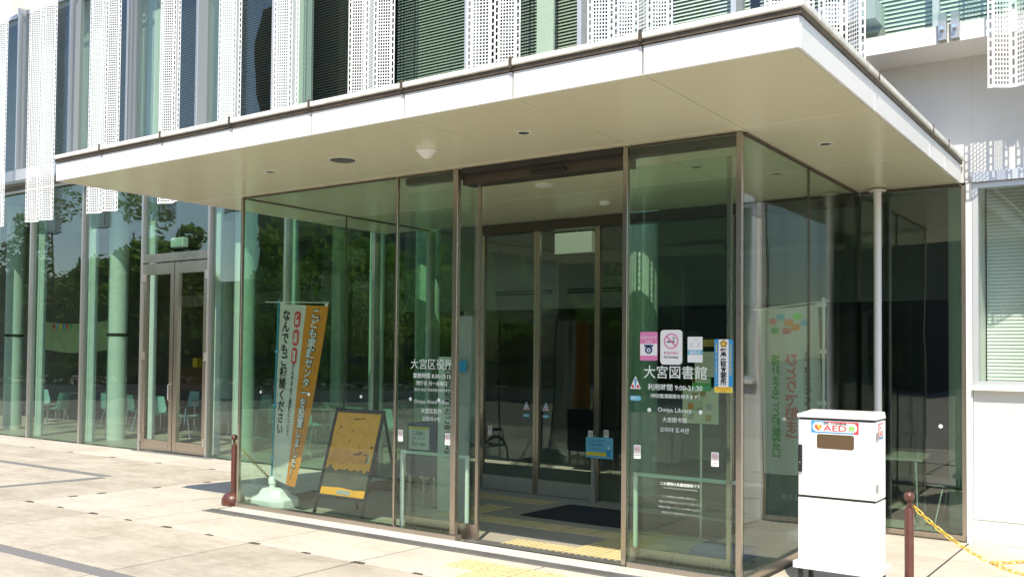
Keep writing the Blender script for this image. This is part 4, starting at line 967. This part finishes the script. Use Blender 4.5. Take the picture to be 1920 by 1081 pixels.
def chain(pts, label, parent=None):
    t = thing('plastic_chain', label, 'chain', pts[0], 'yellow plastic chains')
    # resample
    P = [Vector(p) for p in pts]; L = [0]
    for a, b in zip(P, P[1:]): L.append(L[-1]+(b-a).length)
    step = .040; n = int(L[-1]/step); src = None
    def at(s):
        for i in range(len(P)-1):
            if s <= L[i+1]: return P[i].lerp(P[i+1], (s-L[i])/max(1e-6, L[i+1]-L[i])), (P[i+1]-P[i]).normalized()
        return P[-1], (P[-1]-P[-2]).normalized()
    for i in range(n):
        p, d = at((i+.5)*step)
        if src is None:
            ring = [((.016 if math.cos(a) > 0 else -.016)+.011*math.cos(a), .0125*math.sin(a), 0) for a in [math.pi/8+2*math.pi*q/8 for q in range(8)]]
            o = MB().tube(ring, .004, 4, closed=True).build('link', YEL, None, smooth=True); src = o
        else: o = src.copy(); COL.objects.link(o)
        o.parent = t; o.location = p-P[0]
        q = d.to_track_quat('X', 'Z'); o.rotation_mode = 'QUATERNION'; o.rotation_quaternion = q @ Quaternion((1, 0, 0), R(45 if i % 2 else -45))
def cat(a, b, sag, n=24):
    a, b = Vector(a), Vector(b); return [a.lerp(b, i/n)-Vector((0, 0, sag*4*(i/n)*(1-i/n))) for i in range(n+1)]
J = (-.985, 7.0, .34)
chain(cat((-1.475, 7.02, .665), J, .035), 'yellow plastic chain sagging from the right bollard towards the right edge')
chain(cat(J, (-.45, 7.0, .50), .03), 'yellow chain branch rising to the right edge from the join')
chain(cat(J, (-.42, 7.05, .335), .06), 'yellow chain branch drooping below the join at the right edge')
chain(cat((-8.64, 6.95, .66), (-8.56, 7.7, gz(7.7)+.02), .03), 'yellow chain hanging from the left bollard behind the glass corner')

# ------------------------------------------------------------------ furniture inside the hall
def make_chair():
    t = thing('shell_chair', 'x', 'chair', (0, 0, 0), 'teal shell chairs in the hall')
    prof = [(.23, .44), (.2, .455), (.1, .445), (-.05, .43), (-.15, .435), (-.2, .47), (-.225, .56), (-.245, .68), (-.265, .80), (-.27, .82)]
    m = MB(); nu = 8
    for i, (y, z) in enumerate(prof):
        for j in range(nu+1):
            u = j/nu*2-1; wd = .22 if i < 7 else .215-.015*(i-6)
            m.v.append((u*wd, y+(.05*u*u if i > 5 else 0), z+(.03*u*u if i < 6 else 0)))
    k = len(m.v); m.v += [(x, y-.006, z-.01) for x, y, z in m.v]
    for off, s in ((0, 1), (k, -1)):
        for i in range(len(prof)-1):
            for j in range(nu):
                q = [off+i*(nu+1)+j, off+i*(nu+1)+j+1, off+(i+1)*(nu+1)+j+1, off+(i+1)*(nu+1)+j]; m.f.append(q[::s])
    m.build('shell', TEAL, t, smooth=True)
    for sx in (-1, 1):
        MB().tube([(sx*.15, .14, .43), (sx*.2, .22, 0)], .009, 6).build('leg', CHROME, t); MB().tube([(sx*.15, -.12, .42), (sx*.2, -.24, 0)], .009, 6).build('leg', CHROME, t)
    MB().tube([(-.15, .14, .425), (.15, .14, .425)], .008, 6).build('stretcher', CHROME, t); MB().tube([(-.15, -.12, .42), (.15, -.12, .42)], .008, 6).build('stretcher', CHROME, t)
    return t
def make_table():
    t = thing('hall_table', 'x', 'table', (0, 0, 0), 'tables in the hall')
    MB().box(-.6, .6, -.4, .4, .70, .73).build('tabletop', TABLE, t, bevel=.008)
    for sx in (-1, 1):
        for sy in (-1, 1): MB().tube([(sx*.52, sy*.33, .70), (sx*.54, sy*.35, 0)], .018, 8).build('leg', CHROME, t)
    return t
ch, tb = make_chair(), make_table()
zf = -.1
tabs = [(-22.4, 13.4, 'hall table behind the far left glass panes'), (-19.6, 13.3, 'hall table left of the double door'), (-17.0, 13.3, 'hall table seen through the double door'), (-13.3, 12.9, 'hall table behind the orange banner'), (-11.7, 13.3, 'hall table behind the sandwich board'), (-2.75, 10.92, 'hall table behind the window right of the white cabinet')]
for i, (x, y, l) in enumerate(tabs):
    if i == 0: tb.location = (x, y, zf); tb['label'] = l
    else: dup(tb, (x, y, zf), random.uniform(-.1, .1), l)
chs = [(-20.9, 11.7, 110, 'teal shell chair standing alone behind the second pane from left'), (-21.4, 13.2, 95, 'teal chair at the right end of the far left table'), (-22.9, 12.6, 20, 'teal chair tucked under the far left table'),
       (-19.9, 12.5, 10, 'teal chair at the table left of the double door'), (-18.9, 12.5, -15, 'teal chair right beside the big column left of the door'), (-19.4, 14.1, 180, 'teal chair behind the table left of the door'),
       (-17.9, 12.4, 20, 'teal chair seen through the left door leaf'), (-16.6, 12.0, -60, 'teal chair seen through the right door leaf, nearest the glass'), (-16.8, 14.1, 175, 'teal chair behind the table beyond the double door'),
       (-13.7, 12.1, 5, 'teal chair at the table behind the banner, left side'), (-12.9, 12.1, -8, 'teal chair at the table behind the banner, right side'), (-12.1, 12.5, 12, 'teal chair at the table behind the sandwich board'), (-11.3, 12.5, -5, 'teal chair right of the one behind the sandwich board'),
       (-1.80, 10.75, 90, 'chrome legged chair behind the window right of the white cabinet')]
for i, (x, y, a, l) in enumerate(chs):
    if i == 0: ch.location = (x, y, zf); ch.rotation_euler = (0, 0, R(a)); ch['label'] = l
    else: dup(ch, (x, y, zf), R(a), l)
for x, y, z, l, mt in ((-13.2, 12.75, .63, 'small pale bowl on the table behind the banner', P_TB), (-11.6, 13.15, .63, 'small pale bowl on the table behind the sandwich board', P_TB), (-17.1, 13.15, .63, 'white cup on the table beyond the double door', P_W)):
    tag(MB().lathe([(.03, 0), (.035, .01), (.09, .1), (.095, .1), (.09, .095), (.04, .02)], (x, y, z), 16).build('bowl', mt, smooth=True), l, 'bowl')
tag(MB().box(-22.2, -22.0, 16.3, 16.5, 1.25, 1.5).build('collection_box', P_Y), 'small yellow box on the dark counter beyond the double door', 'box')
BU = thing('bunting_banner', 'pale green cloth banner with a round emblem hanging in the left hall', 'banner', (-23.2, 13.0, 2.0))
m = MB(); nx = 30
for j in range(2):
    for i in range(nx+1): m.v.append((-24.7+3.2*i/nx, 13.4, (1.72+.10*math.sin(math.pi*i/nx)*-1) if j == 0 else 2.45-.08*math.sin(math.pi*i/nx)))
m.f = [[i, i+1, nx+2+i, nx+1+i] for i in range(nx)]
m.build('cloth', M('pale_green_cloth', (.46, .56, .30), .8, trans=.3), BU)
for i, c in enumerate((P_R, P_LB, P_Y, P_B, P_R, P_G)): x = -24.2+.16*i; MB().poly([(x, 13.394, 2.36), (x+.13, 13.394, 2.36), (x+.065, 13.394, 2.17)]).build('pennant', c, BU)
ringm(-22.7, 2.04, .26, .18, front(13.394)).build('emblem_ring', P_LB, BU); MB().poly([front(13.392)(*p) for p in disc(-22.7, 2.04, .16)]).build('emblem', P_W, BU); MB().poly([front(13.39)(*p) for p in disc(-22.7, 2.02, .08)]).build('emblem_heart', P_G, BU)

# ------------------------------------------------------------------ across the plaza: trees, hedge and tower mirrored in the glass
def crown(seed, rx, rz, n):
    rd = random.Random(seed); m = MB(); cl = []
    for _ in range(26):
        while True:
            p = Vector((rd.uniform(-1, 1), rd.uniform(-1, 1), rd.uniform(-1, 1)))
            if p.length < 1: break
        cl.append((Vector((p.x*rx, p.y*rx, p.z*rz)), rd.uniform(.45, .95)))
    for _ in range(n):
        c, r = rd.choice(cl); d = Vector((rd.gauss(0, 1), rd.gauss(0, 1), rd.gauss(0, 1))).normalized()*r*rd.uniform(.5, 1)
        p = c+d; a = Vector((rd.gauss(0, 1), rd.gauss(0, 1), rd.gauss(0, 1))).normalized(); b = a.orthogonal().normalized(); s = rd.uniform(.09, .19)
        m.poly([p+a*s, p+b*s*.55, p-a*s, p-b*s*.55])
    return m
def make_tree(seed, hgt):
    t = thing('plaza_tree', 'x', 'tree', (0, 0, 0), 'trees across the plaza')
    rd = random.Random(seed); m = MB()
    m.tube([(0, 0, -.1), (.05, 0, 1.2), (0, .08, 2.6), (.1, 0, hgt*.75)], [.17, .13, .10, .03], 9)
    for k in range(6):
        a = k*1.05+rd.random(); z = 1.8+.4*k
        m.tube([(0, 0, z), (.7*math.cos(a), .7*math.sin(a), z+.6), (1.5*math.cos(a), 1.5*math.sin(a), z+1.3)], [.06, .04, .015], 6)
    m.build('trunk', BARK, t)
    c = crown(seed, 2.6, hgt*.40, 4600); c.v = [(x, y, z+hgt*.56) for x, y, z in c.v]; c.build('crown', LEAF, t)
    return t
tr = [make_tree(1, 7.5), make_tree(2, 8.6)]
spots = [(-39, 7), (-34, -2), (-29, -7), (-48, 13), (-25, -10.5), (-19.5, -14), (-44, 3), (-41, -2.5), (-46, -6), (-38, -6), (-42, -11), (-35, -10.5), (-31, -13), (-36, -17), (-27, -16), (-22, -19), (-30, -21), (-49, 8), (-52, 1), (-24, -26), (-53, -13)]
for i, (x, y) in enumerate(spots):
    l = 'leafy green tree across the plaza, mirrored in the glass walls'
    if i < 2: tr[i].location = (x, y, -.03); tr[i]['label'] = l; tr[i].rotation_euler = (0, 0, i)
    else:
        o = dup(tr[i % 2], (x, y, -.03), i*1.3, l); s = .85+.3*((i*7) % 5)/5; o.scale = (s, s, s)
for k, (x0, y0, x1, y1) in enumerate(((-36, 9, -29, -1.5), (-28.5, -2, -18, -10.5), (-17.5, -11, -12, -14))):
    h = thing('planter_hedge', ('longest low hedge in a stone planter, mirrored in the left glass wall', 'middle low hedge in a stone planter across the plaza', 'shortest low hedge in a stone planter across the plaza')[k], 'hedge', ((x0+x1)/2, (y0+y1)/2, -.03), 'hedges across the plaza')
    d = Vector((x1-x0, y1-y0, 0)); L = d.length; d.normalize(); nrm = Vector((-d.y, d.x, 0)); a = Vector((x0, y0, -.03))
    MB().hexa([a-nrm*.6, a+d*L-nrm*.6, a+nrm*.6, a+d*L+nrm*.6]+[q+Vector((0, 0, .5)) for q in (a-nrm*.6, a+d*L-nrm*.6, a+nrm*.6, a+d*L+nrm*.6)]).build('planter', STONE, h)
    m = MB(); rd = random.Random(k)
    for _ in range(3500):
        p = a+d*rd.uniform(0, L)+nrm*rd.uniform(-.5, .5)+Vector((0, 0, .45+.8*rd.random())); s = rd.uniform(.06, .13); e = Vector((rd.gauss(0, 1), rd.gauss(0, 1), rd.gauss(0, 1))).normalized(); b = e.orthogonal().normalized()
        m.poly([p+e*s, p+b*s*.6, p-e*s, p-b*s*.6])
    m.build('foliage', LEAF2, h, kind='stuff')
LB = thing('low_sky_blocker', 'added long dark block behind the plaza trees, hiding the low sky in reflections', 'building', (-50, -20, 0))  # added dark walls that keep low bright sky out of the glass reflections
for p, q, hb in (((-75, 30), (-58, -16), 6.5), ((-58, -16), (-38, -30), 6.5), ((-38, -30), (12, -40), 15)):
    d = Vector((q[0]-p[0], q[1]-p[1], 0)).normalized(); n_ = Vector((d.y, -d.x, 0))*8; a, b = Vector((*p, -.1)), Vector((*q, -.1))
    if n_.x > 0: n_ = -n_
    MB().hexa([a, b, a+n_, b+n_]+[v+Vector((0, 0, hb)) for v in (a, b, a+n_, b+n_)]).build('wall', TOWER, LB)
    k = int((b-a).length/4); m = MB()
    for i in range(k):
        c = a+d*(i*4+1)-n_.normalized()*.03
        for z in (1.2, 4.2): MB().hexa([c+Vector((0, 0, z)), c+d*2.4+Vector((0, 0, z)), c+n_.normalized()*.02+Vector((0, 0, z)), c+d*2.4+n_.normalized()*.02+Vector((0, 0, z)), c+Vector((0, 0, z+1.5)), c+d*2.4+Vector((0, 0, z+1.5)), c+n_.normalized()*.02+Vector((0, 0, z+1.5)), c+d*2.4+n_.normalized()*.02+Vector((0, 0, z+1.5))]).build('window', TOWG, LB)
TW = thing('dark_tower', 'tall dark building across the plaza, mirrored in the upper windows', 'building', (-60, -40, 0))
TW.rotation_euler = (0, 0, 0)
MB().box(-70, -44, -56, -38, -.1, 34).build('wall', TOWER, TW)
for k in range(9): MB().box(-69, -45, -38, -37.95, 2+3.6*k, 3.8+3.6*k).build('window_band', TOWG, TW)
for k in range(9): MB().box(-44, -43.95, -55, -39, 2+3.6*k, 3.8+3.6*k).build('window_band', TOWG, TW)
